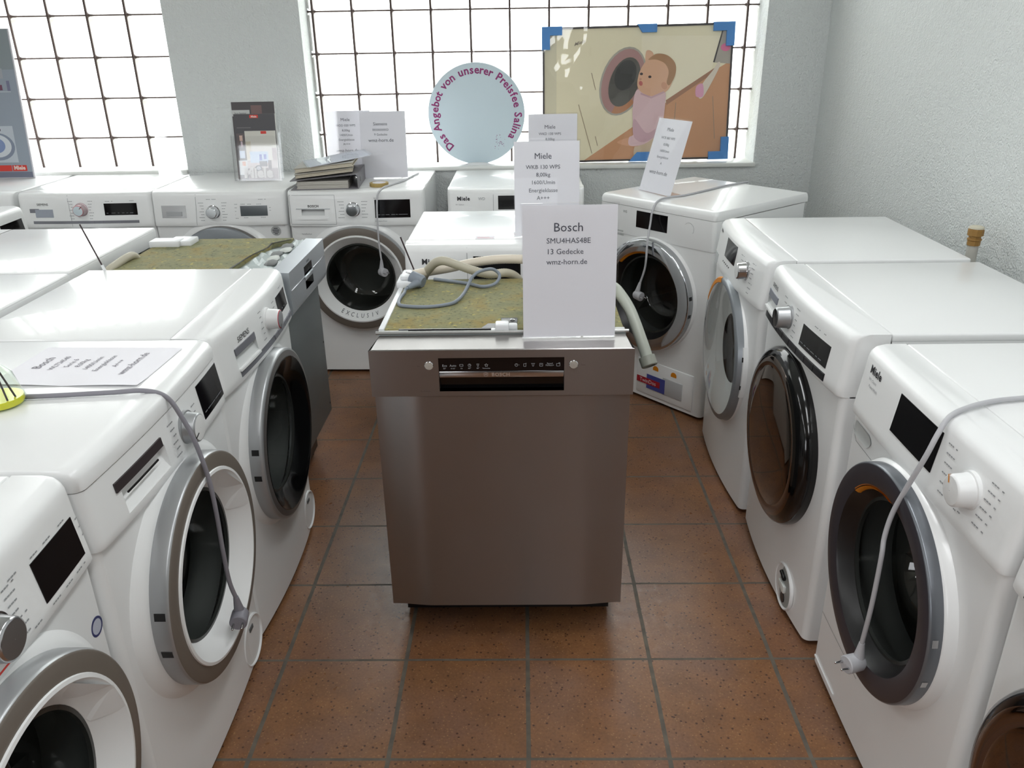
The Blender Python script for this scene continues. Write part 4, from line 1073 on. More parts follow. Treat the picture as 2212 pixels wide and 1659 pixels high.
def dishwasher_slim():
    t = thing('dishwasher', 'slim steel dishwasher in the left row with olive mat on top, facing the aisle', 'dishwasher', (-.694, 1.232, 0), PI/2)
    w = .2225
    g = G(); g.box(-w+.004, w-.004, .070, .545, .12, .812); g.build('body', GREYM, t, smooth=False)
    g = G(); g.box(-w+.02, w-.02, .10, .52, .03, .12); g.build('plinth', BLACK, t, smooth=False)
    for x in (-.19, .19):
        for y in (.13, .5):
            g = G(); g.lathe([(0, 0), (.016, 0), (.016, .01), (.008, .012), (.008, .032), (0, .032)], (x, y, 0), axis='z', n=16); g.build('foot', BLACK, t)
    g = G(); g.rbox(-w+.003, w-.003, .034, .066, .175, .690, .002); d = g.build('door', M('grey_door_sheet', srgb(128, 133, 134), .42, metal=.7), t)
    for x, z in ((w-.02, .21), (w-.018, .45), (-w+.02, .21)):
        g = G(); g.lathe([(.004, .0335), (.004, .0325), (.0004, .032)], (x, 0, z), n=12); g.build('screw', BLACK, d)
    # folded steel control panel with window, handle pocket and groove
    x0, x1, z0, z1 = -w, w, .683, .8225
    holes = [(-.056, .044, .7665, .795, .006), (-.052, .046, .7215, .749, .030)]
    xs = sorted({x0, x1, *[h[0] for h in holes], *[h[1] for h in holes]}); zs = sorted({.708, z1, *[h[2] for h in holes], *[h[3] for h in holes]})
    g = G().mat(STEELF)
    for a, b in zip(xs[:-1], xs[1:]):
        for c, e_ in zip(zs[:-1], zs[1:]):
            xm, zm = (a+b)/2, (c+e_)/2
            if any(h[0] < xm < h[1] and h[2] < zm < h[3] for h in holes): continue
            g.add([(a, 0, c), (b, 0, c), (b, 0, e_), (a, 0, e_)], [(0, 1, 2, 3)])
    for h in holes:
        a, b, c, e_, dd = h
        g.add([(a, 0, c), (b, 0, c), (b, 0, e_), (a, 0, e_), (a, dd, c), (b, dd, c), (b, dd, e_), (a, dd, e_)], [(0, 1, 5, 4), (1, 2, 6, 5), (2, 3, 7, 6), (3, 0, 4, 7), (4, 5, 6, 7)])
    n = 5; prof = [(.034*(1-math.cos(i*PI/2/n))*0.5, .708-.025*math.sin(i*PI/2/n)) for i in range(n+1)]
    for (ya, za), (yb, zb) in zip(prof[:-1], prof[1:]):
        g.add([(x0, ya, za), (x1, ya, za), (x1, yb, zb), (x0, yb, zb)], [(0, 1, 2, 3)])
    g.add([(x0, 0, z1), (x1, 0, z1), (x1, .058, z1+.002), (x0, .058, z1+.002)], [(0, 1, 2, 3)])
    for x in (x0, x1): g.add([(x, 0, z1), (x, 0, .708)] + [(x, a, b) for a, b in prof[1:]] + [(x, .058, .683), (x, .058, z1+.002)], [list(range(2+n+2))])
    p = g.build('control_panel', None, t, merge=True, angle=30)
    g = G(); g.box(-.056, .044, .003, .0055, .7665, .795); g.build('display', DISP, p, smooth=False)
    g = G(); g.box(-.050, .045, .026, .0295, .722, .748); g.build('handle_recess', M('amber_grey_recess', srgb(150, 138, 116), .4), p, smooth=False)
    g = G(); g.rbox(-.215, -.066, -.0012, .001, .7642, .7660, .0006); g.rbox(.053, .215, -.0012, .001, .7642, .7660, .0006); g.build('bright_groove', CHROMES, p)
    g = G(); g.rbox(-.056, .048, -.003, .001, .7535, .7640, .0015); g.build('handle_lip', STEELF, p)
    g = G(); add_text(g, 'SIEMENS', .0095, lambda a, b: (-.004+a, -.0006, .801+b), bold=.0002); g.build('lettering', INK, p, smooth=False)
    # mat, back bracket and torn front insulation
    g = G(); g.add([(x, y, z) for z in (.812, .826) for x, y in ((-w, .545), (-w, .225), (-.20, .19), (-.02, .17), (.085, .145), (.14, .150), (.195, .10), (w, .10), (w, .545))],
                   [list(range(9))[::-1], list(range(9, 18))] + [(i, (i+1) % 9, 9+(i+1) % 9, 9+i) for i in range(9)])
    g.build('insulation_mat', MATS['mat'], t, smooth=False)
    g = G(); g.add([(x, y, .8275) for x, y in ((-.205, .185), (-.02, .170), (.085, .146), (.14, .150), (.195, .10), (.202, .104), (.145, .156), (.086, .152), (-.02, .176), (-.205, .192))], [(0, 1, 8, 9), (1, 2, 7, 8), (2, 3, 6, 7), (3, 4, 5, 6)]); g.build('black_seal', BLACK, t, smooth=False)
    g = G(); rg = random.Random(3); nx, ny = 14, 6
    vs = []
    for j in range(ny+1):
        for i in range(nx+1):
            x = -w+.006+(2*w-.012)*i/nx; y = .060+(.115 if x < .10 else .05)*j/ny
            vs.append((x, y, .8135+rg.uniform(0, .010)*(0 < j < ny)))
    g.add(vs, [(j*(nx+1)+i, j*(nx+1)+i+1, (j+1)*(nx+1)+i+1, (j+1)*(nx+1)+i) for j in range(ny) for i in range(nx)])
    g.build('foil_cover', M('grey_foil', srgb(176, 186, 186), .4), t, smooth=False)
    for k in range(5):
        bm = bmesh.new(); bmesh.ops.create_icosphere(bm, subdivisions=2, radius=1.0); bm.verts.index_update()
        c = (-.10+.055*k, .085+.008*(k % 3), .822); sc = (.034, .019, .0075)
        g = G(); g.add([(c[0]+v.co.x*sc[0]*(1+rg.uniform(-.18, .18)), c[1]+v.co.y*sc[1]*(1+rg.uniform(-.18, .18)), c[2]+v.co.z*sc[2]*(1+rg.uniform(-.2, .2))) for v in bm.verts], [[v.index for v in f.verts] for f in bm.faces]); bm.free()
        g.build('torn_padding', M('padding_white', srgb(206, 210, 206), .7) if k % 2 else M('padding_grey', srgb(126, 128, 128), .7), t, angle=70)
    g = G(); g.rbox(.110, .165, .455, .555, .822, .845, .004); g.rbox(.125, .20, .42, .50, .822, .842, .004); g.build('corner_block', WPLAS, t)
    return t
dishwasher_slim()

# ------------------------------------------------------------------ price signs
def price_sign(label, x, y, z, yaw, lean, lines, w=.210, h=.297, roll=0.0, align='CENTER', holder_w=None, xo=0.0, yaw2=0.0):
    """lines: (text, size, height of baseline from the top)"""
    t = thing('price_sign', label, 'sign', (x, y, z), math.radians(yaw), 'price signs in clear holders')
    a = math.radians(lean); ca, sa = math.cos(a), math.sin(a)
    rl = math.radians(roll); cr_, sr_ = math.cos(rl), math.sin(rl)
    def P(u, v, d):  # on the sheet: u right, v up along sheet, d in front
        u, v = u*cr_ - v*sr_, u*sr_ + v*cr_
        return (u, v*sa - d*ca, v*ca + d*sa)
    def sheet(g, u0, u1, v0, v1, d0, d1):
        vs = [P(u, v, d) for d in (d0, d1) for u, v in ((u0, v0), (u1, v0), (u1, v1), (u0, v1))]
        g.add(vs, [(0, 1, 2, 3), (7, 6, 5, 4), (0, 4, 5, 1), (1, 5, 6, 2), (2, 6, 7, 3), (3, 7, 4, 0)])
    hw = holder_w or w+.006
    if lines:
        g = G(); sheet(g, -w/2, w/2, .003, .003+h, .0, .0006); p = g.build('paper', PAPER, t, smooth=False)
        g = G()
        for body, size, top in lines:
            add_text(g, body, size, lambda tx_, ty_: P(tx_-.012 if align == 'CENTER' else tx_-.052, .003+h-top+ty_, .0010), align=align)
        g.build('lettering', M('sign_print', srgb(78, 80, 92), .6), p, smooth=False)
    g = G(); sheet(g, -hw/2+xo, hw/2+xo, 0, h+.008, .0024, .0042)
    g.add([(-hw/2+xo, -.002, 0), (hw/2+xo, -.002, 0), (hw/2+xo, .075, 0), (-hw/2+xo, .075, 0), (-hw/2+xo, -.002, .0018), (hw/2+xo, -.002, .0018), (hw/2+xo, .075, .0018), (-hw/2+xo, .075, .0018)],
          [(0, 3, 2, 1), (4, 5, 6, 7), (0, 1, 5, 4), (1, 2, 6, 5), (2, 3, 7, 6), (3, 0, 4, 7)])
    g.build('clear_holder', CLEAR, t, smooth=False)
    return t
price_sign('sign headed Bosch with 13 Gedecke, on the front steel dishwasher', .102, .452, .8145, 1.5, 4, [('  Bosch', .0275, .057), ('SMU4HAS48E', .0170, .083), ('13 Gedecke', .0170, .107), ('wmz-horn.de', .0170, .130)], align='LEFT')
price_sign('sign reading Miele WKB 130 WPS, standing just behind the Bosch sign', .077, 1.330, .849, 2, 7, [('Miele', .026, .054), ('WKB 130 WPS', .0175, .085), ('8,00kg', .0175, .109), ('1600/Umin', .0175, .133), ('Energieklasse', .0175, .158), ('A+++', .0175, .182), ('wmz-horn.de', .0235, .226)])
price_sign('sign reading Miele WKD 130 WPS, below the left side of the baby poster', .130, 2.31, .849, 1, 6, [('Miele', .022, .060), ('WKD 130 WPS', .015, .086), ('8,00kg', .015, .108), ('1600/Umin', .015, .130), ('Energieklasse', .015, .152), ('A+++', .015, .174), ('wmz-horn.de', .021, .21)])
price_sign('sign headed Miele, leftmost by the round sign, partly covered by the Siemens sign', -.820, 2.642, .849, 2, 5, [('Miele', .020, .046), ('WDD 020 WPS', .014, .070), ('8,00kg', .014, .092), ('1400/Umin', .014, .113), ('Energieklasse', .014, .134), ('A+++', .014, .154), ('wmz-horn.de', .020, .185)])
price_sign('sign headed Siemens with 9 Gedecke, left of the round sign', -.648, 2.585, .849, 1, 6, [('Siemens', .020, .062), ('SR536S00KD', .014, .086), ('9 Gedecke', .014, .107), ('wmz-horn.de', .022, .135)], holder_w=.238, xo=.012)
price_sign('tilted sign reading Miele WCR 860 WPS on the angled machine', .5395, 2.078, .8505, -62, 17, [('Miele', .020, .048), ('WCR 860 WPS', .014, .080), ('8,00kg', .014, .106), ('1600/Umin', .014, .132), ('Energieklasse', .014, .157), ('A', .014, .182), ('wmz-horn.de', .022, .222)], w=.212, h=.297)
t = price_sign('empty clear sign holder leaning at the left window beside the pillar', -1.680, 2.735, .849, 8, 14, [], w=.200, h=.255)

def lying_sheet():
    t = thing('paper_sheet', 'printed white price sheet headed Bosch lying flat beside the yellow reed diffuser', 'paper', (-.885, .215, .8495))
    g = G(); n = 10; vs = []; fs = []
    W, H = .297, .210
    for j in range(n+1):
        for i in range(n+1):
            x = -W/2+W*i/n; y = -H/2+H*j/n
            vs.append((x, y, .0006 + .0035*max(0, (-y-.06)/.05)*abs(math.sin(x*14)) ))
    for j in range(n):
        for i in range(n): fs.append((j*(n+1)+i, j*(n+1)+i+1, (j+1)*(n+1)+i+1, (j+1)*(n+1)+i))
    g.add(vs, fs); p = g.build('paper', PAPER, t)
    g = G()
    for body, size, xx in (('Bosch', .026, -.095), ('WLT24540', .016, -.065), ('Serie 6', .016, -.040), ('8,00kg', .016, -.018), ('1400/Umin', .016, .006), ('Energieklasse', .016, .030), ('A+++', .016, .058), ('wmz-horn.de', .022, .092)):
        add_text(g, body, size, lambda tx_, ty_: (xx-ty_, .012+tx_, .0016))
    g.build('lettering', M('sheet_print', srgb(120, 116, 126), .6), p, smooth=False)
    t.rotation_euler = (0, 0, math.radians(-2))
lying_sheet()

# ------------------------------------------------------------------ pictures and signs by the windows
def round_sign():
    t = thing('round_sign', 'round pale blue sign with purple lettering around its edge, on the window sill', 'sign', (-.228, 2.905, .862))
    R = .239; zc = .243
    g = G(); g.lathe([(.0005, -.006), (R-.003, -.006), (R, -.004), (R, .004), (R-.003, .006), (.0005, .006)], (0, 0, zc), n=96); d = g.build('disc', M('pale_blue_board', srgb(206, 222, 230), .5), t)
    g = G(); body = 'Das Angebot von unserer Preisfee Salina'
    w = {'i': .45, 'l': .45, 't': .62, 'r': .68, 'f': .62, ' ': .72, 's': .85, 'D': 1.25, 'A': 1.2, 'P': 1.1, 'S': 1.05, 'u': 1.05, 'n': 1.05}
    ws = [w.get(ch, 1.0) for ch in body]; tot = sum(ws); a0, a1 = math.radians(232), math.radians(-36); acc = 0
    for ch, wd in zip(body, ws):
        a = a0+(a1-a0)*(acc+wd/2)/tot; acc += wd
        if ch == ' ': continue
        def fn(tx_, ty_, a=a):
            r = R-.050
            return (r*math.cos(a)+tx_*math.sin(a)+ty_*math.cos(a), -.0068, zc+r*math.sin(a)-tx_*math.cos(a)+ty_*math.sin(a))
        add_text(g, ch, .052, fn, bold=.0012)
    g.build('lettering', M('purple_print', srgb(146, 48, 112), .5), d, smooth=False)
    g = G(); rg = random.Random(5)
    for k in range(26):
        x, z = .105+rg.gauss(0, .013), zc-.137+rg.gauss(0, .016); r = rg.uniform(.0012, .0026)
        g.poly([(x+r*math.cos(i*PI/4), -.0066, z+r*math.sin(i*PI/4)) for i in range(8)])
    g.build('dots', M('mauve_print', srgb(150, 110, 150), .5), d, smooth=False)
    g = G(); g.add([(x, y, z) for x, z in ((-.10, 0), (.10, 0), (.03, .012), (-.03, .012)) for y in (-.03, .03)], [(0, 2, 3, 1), (0, 4+2, 4, 2), (1, 3, 5, 7), (4, 6, 7, 5), (0, 1, 7, 6), (2, 4, 5, 3)]); g.build('foot', WPLAS, t, smooth=False)
round_sign()

def flat_shape(g, pts, y, mp, smooth=True, sub=6):
    """closed outline on a picture, pts in picture coordinates"""
    if smooth:
        P = [Vector((a, b, 0)) for a, b in pts]; n = len(P); out = []
        for i in range(n):
            p0, p1, p2, p3 = P[i-1], P[i], P[(i+1) % n], P[(i+2) % n]
            for k in range(sub):
                t = k/sub; out.append(0.5*((2*p1)+(p2-p0)*t+(2*p0-5*p1+4*p2-p3)*t*t+(3*p1-p0-3*p2+p3)*t**3))
        pts = [(q.x, q.y) for q in out]
    v = [mp(a, b, y) for a, b in pts]
    bm = bmesh.new(); bv = [bm.verts.new(q) for q in v]; f = bm.faces.new(bv)
    r = bmesh.ops.triangulate(bm, faces=[f]); bm.verts.index_update()
    g.add([q.co[:] for q in bm.verts], [[q.index for q in f.verts] for f in bm.faces]); bm.free()

def ell(cx, cy, rx, ry, rot=0.0, n=28, a0=0, a1=2*PI):
    c, s_ = math.cos(rot), math.sin(rot)
    return [(cx+rx*math.cos(a)*c-ry*math.sin(a)*s_, cy+rx*math.cos(a)*s_+ry*math.sin(a)*c) for a in [a0+(a1-a0)*i/n for i in range(n)]]

def baby_poster():
    W, H = .925, .632
    t = thing('poster', 'framed poster of a baby at a washing machine, blue foam on its corners', 'picture', (.563, 2.905, .8635))
    lean = math.radians(7); roll = math.radians(-.6)
    ca, sa = math.cos(lean), math.sin(lean)
    def mp(px, py, lay):   # picture pixels of the crop -> local point; lay = layer number in front of the print
        u = (px-212)/(1408-212)-.5; top = 185-35*(u+.5); bot = 1020-22*(u+.5); v = (bot-py)/(bot-top)
        return L(u*W, v*H, .0022+.00035*lay)
    def L(u, v, d):
        uu = u*math.cos(roll)-v*math.sin(roll)*0; vv = v - u*math.sin(roll)*1.2
        return (uu, vv*sa-d*ca, vv*ca+d*sa+.006)
    def slab(g, u0, u1, v0, v1, d0, d1):
        vs = [L(u, v, d) for d in (d0, d1) for u, v in ((u0, v0), (u1, v0), (u1, v1), (u0, v1))]
        g.add(vs, [(0, 1, 2, 3), (7, 6, 5, 4), (0, 4, 5, 1), (1, 5, 6, 2), (2, 6, 7, 3), (3, 7, 4, 0)])
    g = G(); b = .009
    slab(g, -W/2, W/2, 0, b, -.008, .008); slab(g, -W/2, W/2, H-b, H, -.008, .008); slab(g, -W/2, -W/2+b, b, H-b, -.008, .008); slab(g, W/2-b, W/2, b, H-b, -.008, .008)
    g.build('frame', FRAMED, t, smooth=False)
    C = lambda n, r_, g_, b_: M('print_'+n, srgb(r_, g_, b_), .6)
    g = G(); g.mat(C('cream', 238, 228, 196)); slab(g, -W/2+b, W/2-b, b, H-b, -.004, .0018)
    E_ = lambda m, pts, lay, sm=True: (g.mat(m), flat_shape(g, pts, lay, mp, sm))
    E_(C('cream_shade', 220, 212, 184), [(222, 195), (300, 190), (300, 1004), (228, 1006)], 1, False)
    E_(C('cream_light', 244, 234, 206), [(835, 230), (1335, 230), (1270, 470), (1000, 640), (835, 700)], 1, False)
    E_(C('floor', 208, 154, 114), [(480, 1004), (780, 800), (1000, 640), (1300, 440), (1402, 380), (1392, 985)], 2, False)
    E_(C('skirting', 168, 122, 94), [(1000, 625), (1300, 425), (1320, 440), (1005, 655)], 3, False)
    E_(C('wall_grey', 176, 168, 156), [(1345, 180), (1406, 178), (1398, 400), (1290, 392)], 3, False)
    E_(C('dark_line', 74, 68, 66), [(1338, 185), (1346, 185), (1298, 392), (1288, 390)], 4, False)
    for k, (xa, ya, xb, yb) in enumerate(((1062, 640, 1052, 850), (1295, 600, 1320, 870), (1060, 800, 1390, 820), (440, 650, 530, 960), (550, 850, 565, 910), (520, 455, 548, 560))):
        E_(C('line', 160, 140, 116), [(xa, ya), (xa+4, ya), (xb+4, yb), (xb, yb)], 4, False)
    E_(C('ring_grey', 176, 170, 158), ell(722, 508, 140, 218, .32), 4, False)
    E_(C('ring_rose', 176, 136, 132), ell(722, 508, 128, 206, .32), 5, False)
    E_(C('ring_orange', 188, 132, 96), ell(722, 508, 128, 206, .32, 12, .5, 1.7)+[(722, 560)], 6, False)
    E_(C('door_dark', 92, 90, 84), ell(732, 512, 92, 158, .34), 7, False)
    E_(C('door_darker', 66, 66, 64), ell(738, 470, 66, 96, .34), 8, False)
    E_(C('toy_pink', 226, 120, 160), ell(1362, 300, 30, 24), 5, False)
    E_(C('mop_cream', 226, 214, 196), [(1320, 390), (1330, 420), (1240, 600), (1205, 600), (1230, 520), (1290, 440)], 5)
    E_(C('mop_pink', 226, 164, 190), [(1190, 540), (1230, 525), (1235, 600), (1190, 600)], 6)
    skin = C('skin', 224, 178, 146); pink = C('pink_shirt', 226, 194, 196)
    E_(C('hand', 222, 168, 132), [(705, 880), (770, 860), (830, 870), (830, 915), (760, 912), (700, 895)], 9)
    E_(skin, [(868, 320), (905, 330), (915, 380), (905, 440), (870, 420), (860, 370)], 9)
    E_(C('trousers', 214, 190, 160), [(820, 900), (960, 860), (985, 900), (980, 1000), (820, 998)], 9)
    E_(pink, [(812, 560), (905, 590), (990, 560), (992, 700), (975, 800), (930, 860), (860, 905), (775, 910), (770, 860), (800, 830), (788, 700)], 10)
    E_(C('pink_shade', 208, 170, 178), [(800, 740), (880, 830), (950, 800), (940, 850), (860, 890), (800, 850)], 11)
    E_(skin, [(815, 500), (830, 440), (870, 380), (940, 345), (1010, 370), (1050, 430), (1035, 510), (1000, 570), (920, 600), (850, 580), (818, 545)], 12)
    E_(C('hair', 176, 134, 98), [(880, 375), (930, 340), (1000, 350), (1050, 400), (1052, 470), (1020, 530), (1000, 515), (1010, 450), (985, 400), (930, 375)], 13)
    E_(C('ear', 214, 160, 130), ell(985, 535, 18, 24, -.5), 14, False)
    for ex_, ey_ in ((892, 480), (838, 462)): E_(C('eye', 70, 60, 60), ell(ex_, ey_, 10, 8), 14, False)
    E_(C('mouth', 196, 110, 104), ell(836, 520, 12, 15, -.3), 14, False)
    E_(C('nose', 206, 154, 126), ell(833, 494, 8, 7), 14, False)
    E_(C('collar', 206, 168, 176), [(838, 578), (905, 602), (985, 568), (988, 578), (905, 614), (835, 588)], 13, False)
    g.mat(C('letters', 150, 140, 128))
    vs, fs = text_verts('Miele', 34, 'CENTER', .4); g.add([mp(445+x*.94+y*.3, 282-y*.94-x*.32, 4) for x, y, _ in vs], fs)
    g.build('picture', None, t, smooth=False)
    g = G(); n = 20; vs = []; rg = random.Random(2)
    for j in range(n+1):
        for i in range(n+1):
            u, v = -W/2+.004+(W-.008)*i/n, .004+(H-.008)*j/n
            vs.append(L(u, v, .0160+.0030*math.sin(u*17+v*9)*math.sin(v*11+1.3)+.0016*math.sin(u*41-v*23)))
    g.add(vs, [(j*(n+1)+i, j*(n+1)+i+1, (j+1)*(n+1)+i+1, (j+1)*(n+1)+i) for j in range(n) for i in range(n)]); g.build('plastic_wrap', CLEAR, t, angle=80)
    def corner(u0, v0, su, sv, la=.095, lb=.100, w=.036):
        g = G()
        a = sorted((u0, u0+su*la)); c = sorted((v0, v0+sv*w)); slab(g, a[0]-.003*(su > 0), a[1]+.003*(su < 0), c[0]-.003*(sv > 0), c[1]+.003*(sv < 0), -.014, .018)
        a = sorted((u0, u0+su*w)); c = sorted((v0+sv*w, v0+sv*lb)); slab(g, a[0]-.003*(su > 0), a[1]+.003*(su < 0), c[0], c[1], -.014, .018)
        g.build('corner_foam', BLUEFOAM, t, smooth=False)
    corner(-W/2, H, 1, -1); corner(W/2, H, -1, -1, .100, .105); corner(W/2, 0, -1, 1, .095, .105)
    g = G(); vs = [L(u, v, d) for d in (-.014, .018) for u, v in ((-.005, H+.003), (.090, H+.003), (.090, H-.034), (.020, H-.034))]; g.add(vs, [(0, 1, 2, 3), (7, 6, 5, 4), (0, 4, 5, 1), (1, 5, 6, 2), (2, 6, 7, 3), (3, 7, 4, 0)]); g.build('edge_foam', BLUEFOAM, t, smooth=False)
    g = G(); vs = [L(u, v, d) for d in (-.014, .018) for u, v in ((-.030, -.003), (.130, -.003), (.120, .042), (.010, .042))]; g.add(vs, [(0, 1, 2, 3), (7, 6, 5, 4), (0, 4, 5, 1), (1, 5, 6, 2), (2, 6, 7, 3), (3, 7, 4, 0)]); g.build('edge_foam', BLUEFOAM, t, smooth=False)
baby_poster()

def tall_poster():
    t = thing('poster', 'tall grey poster with a washing machine and red bar, at the far left window', 'picture', (-2.745, 2.735, .8495))
    W, H = .68, .680; lean = math.radians(6); ca, sa = math.cos(lean), math.sin(lean)
    L = lambda u, v, d: (u, v*sa-d*ca, v*ca+d*sa)
    def quad(g, m, u0, u1, v0, v1, d): g.mat(m); g.poly([L(u0, v0, d), L(u1, v0, d), L(u1, v1, d), L(u0, v1, d)])
    g = G(); g.mat(M('poster_board', srgb(206, 204, 210), .6))
    vs = [L(u, v, d) for d in (-.008, 0) for u, v in ((-W/2, 0), (W/2, 0), (W/2, H), (-W/2, H))]; g.add(vs, [(0, 1, 2, 3), (7, 6, 5, 4), (0, 4, 5, 1), (1, 5, 6, 2), (2, 6, 7, 3), (3, 7, 4, 0)]); g.build('board', None, t, smooth=False)
    g = G(); C = lambda n, r, g_, b_: M('poster_'+n, srgb(r, g_, b_), .5)
    quad(g, C('base', 150, 160, 172), -W/2+.004, W/2-.006, .004, H-.004, .0006)
    quad(g, C('upper', 138, 148, 152), -W/2+.004, W/2-.006, .50, H-.004, .0009)
    quad(g, C('strip', 118, 122, 140), -W/2+.004, W/2-.006, .004, .03, .0009)
    quad(g, RED2, -W/2+.004, .235, .034, .062, .0010); quad(g, RED2, .239, .310, .034, .062, .0010)
    quad(g, C('machine', 190, 198, 206), .02, .275, .075, .245, .0010); quad(g, C('panel', 70, 66, 72), .175, .215, .222, .232, .0013)
    mp = lambda a, b, lay: L(a, b, .0012+.0003*lay)
    g.mat(C('ring', 132, 142, 160)); flat_shape(g, ell(.185, .150, .085, .065), 0, mp, False); g.mat(C('rim', 208, 214, 220)); flat_shape(g, ell(.182, .153, .072, .054), 1, mp, False); g.mat(C('glass', 128, 146, 186)); flat_shape(g, ell(.178, .155, .046, .036), 2, mp, False)
    for u0, u1, v0, v1, m in ((.215, .275, .46, .505, C('card', 164, 168, 174)), (.19, .30, .398, .404, C('shelf', 176, 186, 192)), (.215, .25, .404, .432, C('box', 126, 134, 150)), (.236, .262, .408, .432, C('plum', 116, 74, 94)), (.16, .195, .404, .435, C('navy', 84, 96, 128)), (.285, .30, .404, .45, C('violet', 120, 122, 146)), (.12, .16, .46, .50, C('blue', 76, 92, 130))):
        quad(g, m, u0, u1, v0, v1, .0013)
    g.build('print', None, t, smooth=False)
    g = G(); add_text(g, 'Miele', .026, lambda a, b: L(.274+a, .041+b, .0016), bold=.001); g.build('lettering', M('cream_letters', srgb(238, 214, 206), .5), t, smooth=False)
tall_poster()

# ------------------------------------------------------------------ brochures in a clear holder
def brochures():
    x, y, z = -1.246, 2.560, .849
    t = thing('brochure_holder', 'clear acrylic brochure holder on the back row by the grey pillar', 'brochure holder', (x, y, z), math.radians(2))
    g = G(); lean = math.tan(math.radians(8))
    def wall(g, a, b, c, d, th=.0018):
        vs = [Vector(q) for q in (a, b, c, d)]; n = (vs[1]-vs[0]).cross(vs[3]-vs[0]).normalized()*th
        q = vs+[v+n for v in vs]; g.add(q, [(0, 1, 2, 3), (7, 6, 5, 4), (0, 4, 5, 1), (1, 5, 6, 2), (2, 6, 7, 3), (3, 7, 4, 0)])
    wall(g, (-.110, .045, 0), (.110, .045, 0), (.110, .045+.36*lean, .365), (-.110, .045+.36*lean, .365)); g.build('back_plate', CLEAR, t, smooth=False)
    g = G(); wall(g, (-.110, 0, 0), (.110, 0, 0), (.110, .03, .20), (-.110, .03, .20)); wall(g, (-.110, 0, .002), (.110, 0, .002), (.110, .05, .002), (-.110, .05, .002))
    wall(g, (-.110, 0, 0), (-.110, .047, 0), (-.110, .075, .24), (-.110, .03, .20)); wall(g, (.110, 0, 0), (.110, .047, 0), (.110, .075, .24), (.110, .03, .20)); g.build('pocket', CLEAR, t, smooth=False)
    def bro(label, yo, h, w, xo, draw, th=.004):
        r = thing('brochure', label, 'brochure', (x+xo, y+yo, z+.004), math.radians(2), 'brochures in the clear holder')
        L = lambda u, v, d: (u, v*lean-d, v)
        g = G(); vs = [L(u, v, d) for d in (-th, 0) for u, v in ((-w/2, 0), (w/2, 0), (w/2, h), (-w/2, h))]; g.add(vs, [(0, 1, 2, 3), (7, 6, 5, 4), (0, 4, 5, 1), (1, 5, 6, 2), (2, 6, 7, 3), (3, 7, 4, 0)]); g.build('pages', M('pages_white', srgb(214, 212, 208), .6), r, smooth=False)
        g = G(); draw(g, L, w, h); g.build('cover', None, r, smooth=False)
    def q(g, m, L, u0, u1, v0, v1, d): g.mat(m); g.poly([L(u0, v0, d), L(u1, v0, d), L(u1, v1, d), L(u0, v1, d)])
    C = lambda n, r, g_, b_: M('cover_'+n, srgb(r, g_, b_), .35)
    def d1(g, L, w, h): q(g, C('brown_black', 56, 50, 52), L, -w/2, w/2, 0, h, .0006); q(g, C('tab', 190, 192, 190), L, -w/2, -w/2+.082, h-.062, h-.035, .0009); q(g, C('warm', 110, 80, 76), L, -.01, .04, h-.06, h-.015, .0009); g.mat(INK); vs, fs = text_verts('buy better', .013, 'LEFT'); g.add([L(-w/2+.012+a, h-.053+b, .0012) for a, b, _ in vs], fs)
    def d2(g, L, w, h):
        q(g, C('charcoal', 58, 56, 60), L, -w/2, w/2, 0, h, .0006); q(g, RED2, L, -.022, .018, h-.018, h-.004, .0009)
        q(g, C('grey_band', 98, 96, 98), L, -w/2+.01, -.02, h-.062, h-.058, .0009); q(g, C('face_bg', 80, 70, 70), L, -w/2+.004, -w/2+.05, .145, .205, .0009); q(g, C('face', 206, 172, 156), L, -w/2+.018, -w/2+.032, .172, .196, .0012); q(g, C('shirt', 196, 176, 186), L, -w/2+.022, -w/2+.030, .147, .170, .0012)
        q(g, C('dark2', 40, 38, 42), L, -w/2+.004, -w/2+.05, .085, .145, .0009); q(g, C('bluewhite', 168, 186, 206), L, -w/2+.012, -w/2+.036, .095, .128, .0012); q(g, C('pale', 206, 210, 212), L, -w/2+.004, -w/2+.05, .02, .085, .0009); q(g, C('face2', 210, 150, 120), L, -w/2+.020, -w/2+.036, .060, .080, .0012)
        g.mat(M('cream_letters', srgb(238, 214, 206), .5)); vs, fs = text_verts('Miele', .012, 'CENTER', .0004); g.add([L(-.002+a, h-.0155+b, .0012) for a, b, _ in vs], fs)
    def d3(g, L, w, h):
        q(g, C('cream', 206, 204, 194), L, -w/2, w/2, 0, h, .0006); q(g, C('lower', 186, 176, 174), L, -w/2, w/2, .0, .085, .0009); q(g, C('foot_band', 132, 118, 118), L, -w/2, w/2, .0, .050, .0010); q(g, C('rose', 166, 150, 150), L, w/2-.022, w/2, .085, .14, .0009); q(g, C('blinds', 190, 182, 160), L, -w/2, -w/2+.024, .09, .17, .0009)
        q(g, C('bluewall', 176, 196, 222), L, -w/2+.016, .030, .075, .125, .0012); q(g, C('cobalt', 74, 100, 180), L, -.012, .0, .085, .112, .0015); q(g, C('cobalt', 74, 100, 180), L, .008, .02, .09, .112, .0015); q(g, C('sofa', 62, 62, 68), L, -.014, .022, .058, .082, .0015); q(g, C('shelf2', 80, 66, 66), L, .026, .042, .045, .085, .0015)
        g.mat(C('wheel', 74, 78, 86)); flat_shape(g, ell(-.020, .050, .016, .014), 0, lambda a, b, l_: L(a, b, .0018), False); g.mat(C('hub', 168, 170, 178)); flat_shape(g, ell(-.020, .050, .010, .009), 0, lambda a, b, l_: L(a, b, .0021), False)
        q(g, RED2, L, .004, .030, h-.013, h-.001, .0012)
    bro('tall dark brochure at the back of the clear holder', .036, .342, .198, -.004, d1)
    bro('dark brochure with small portraits in the clear holder', .028, .290, .190, .000, d2)
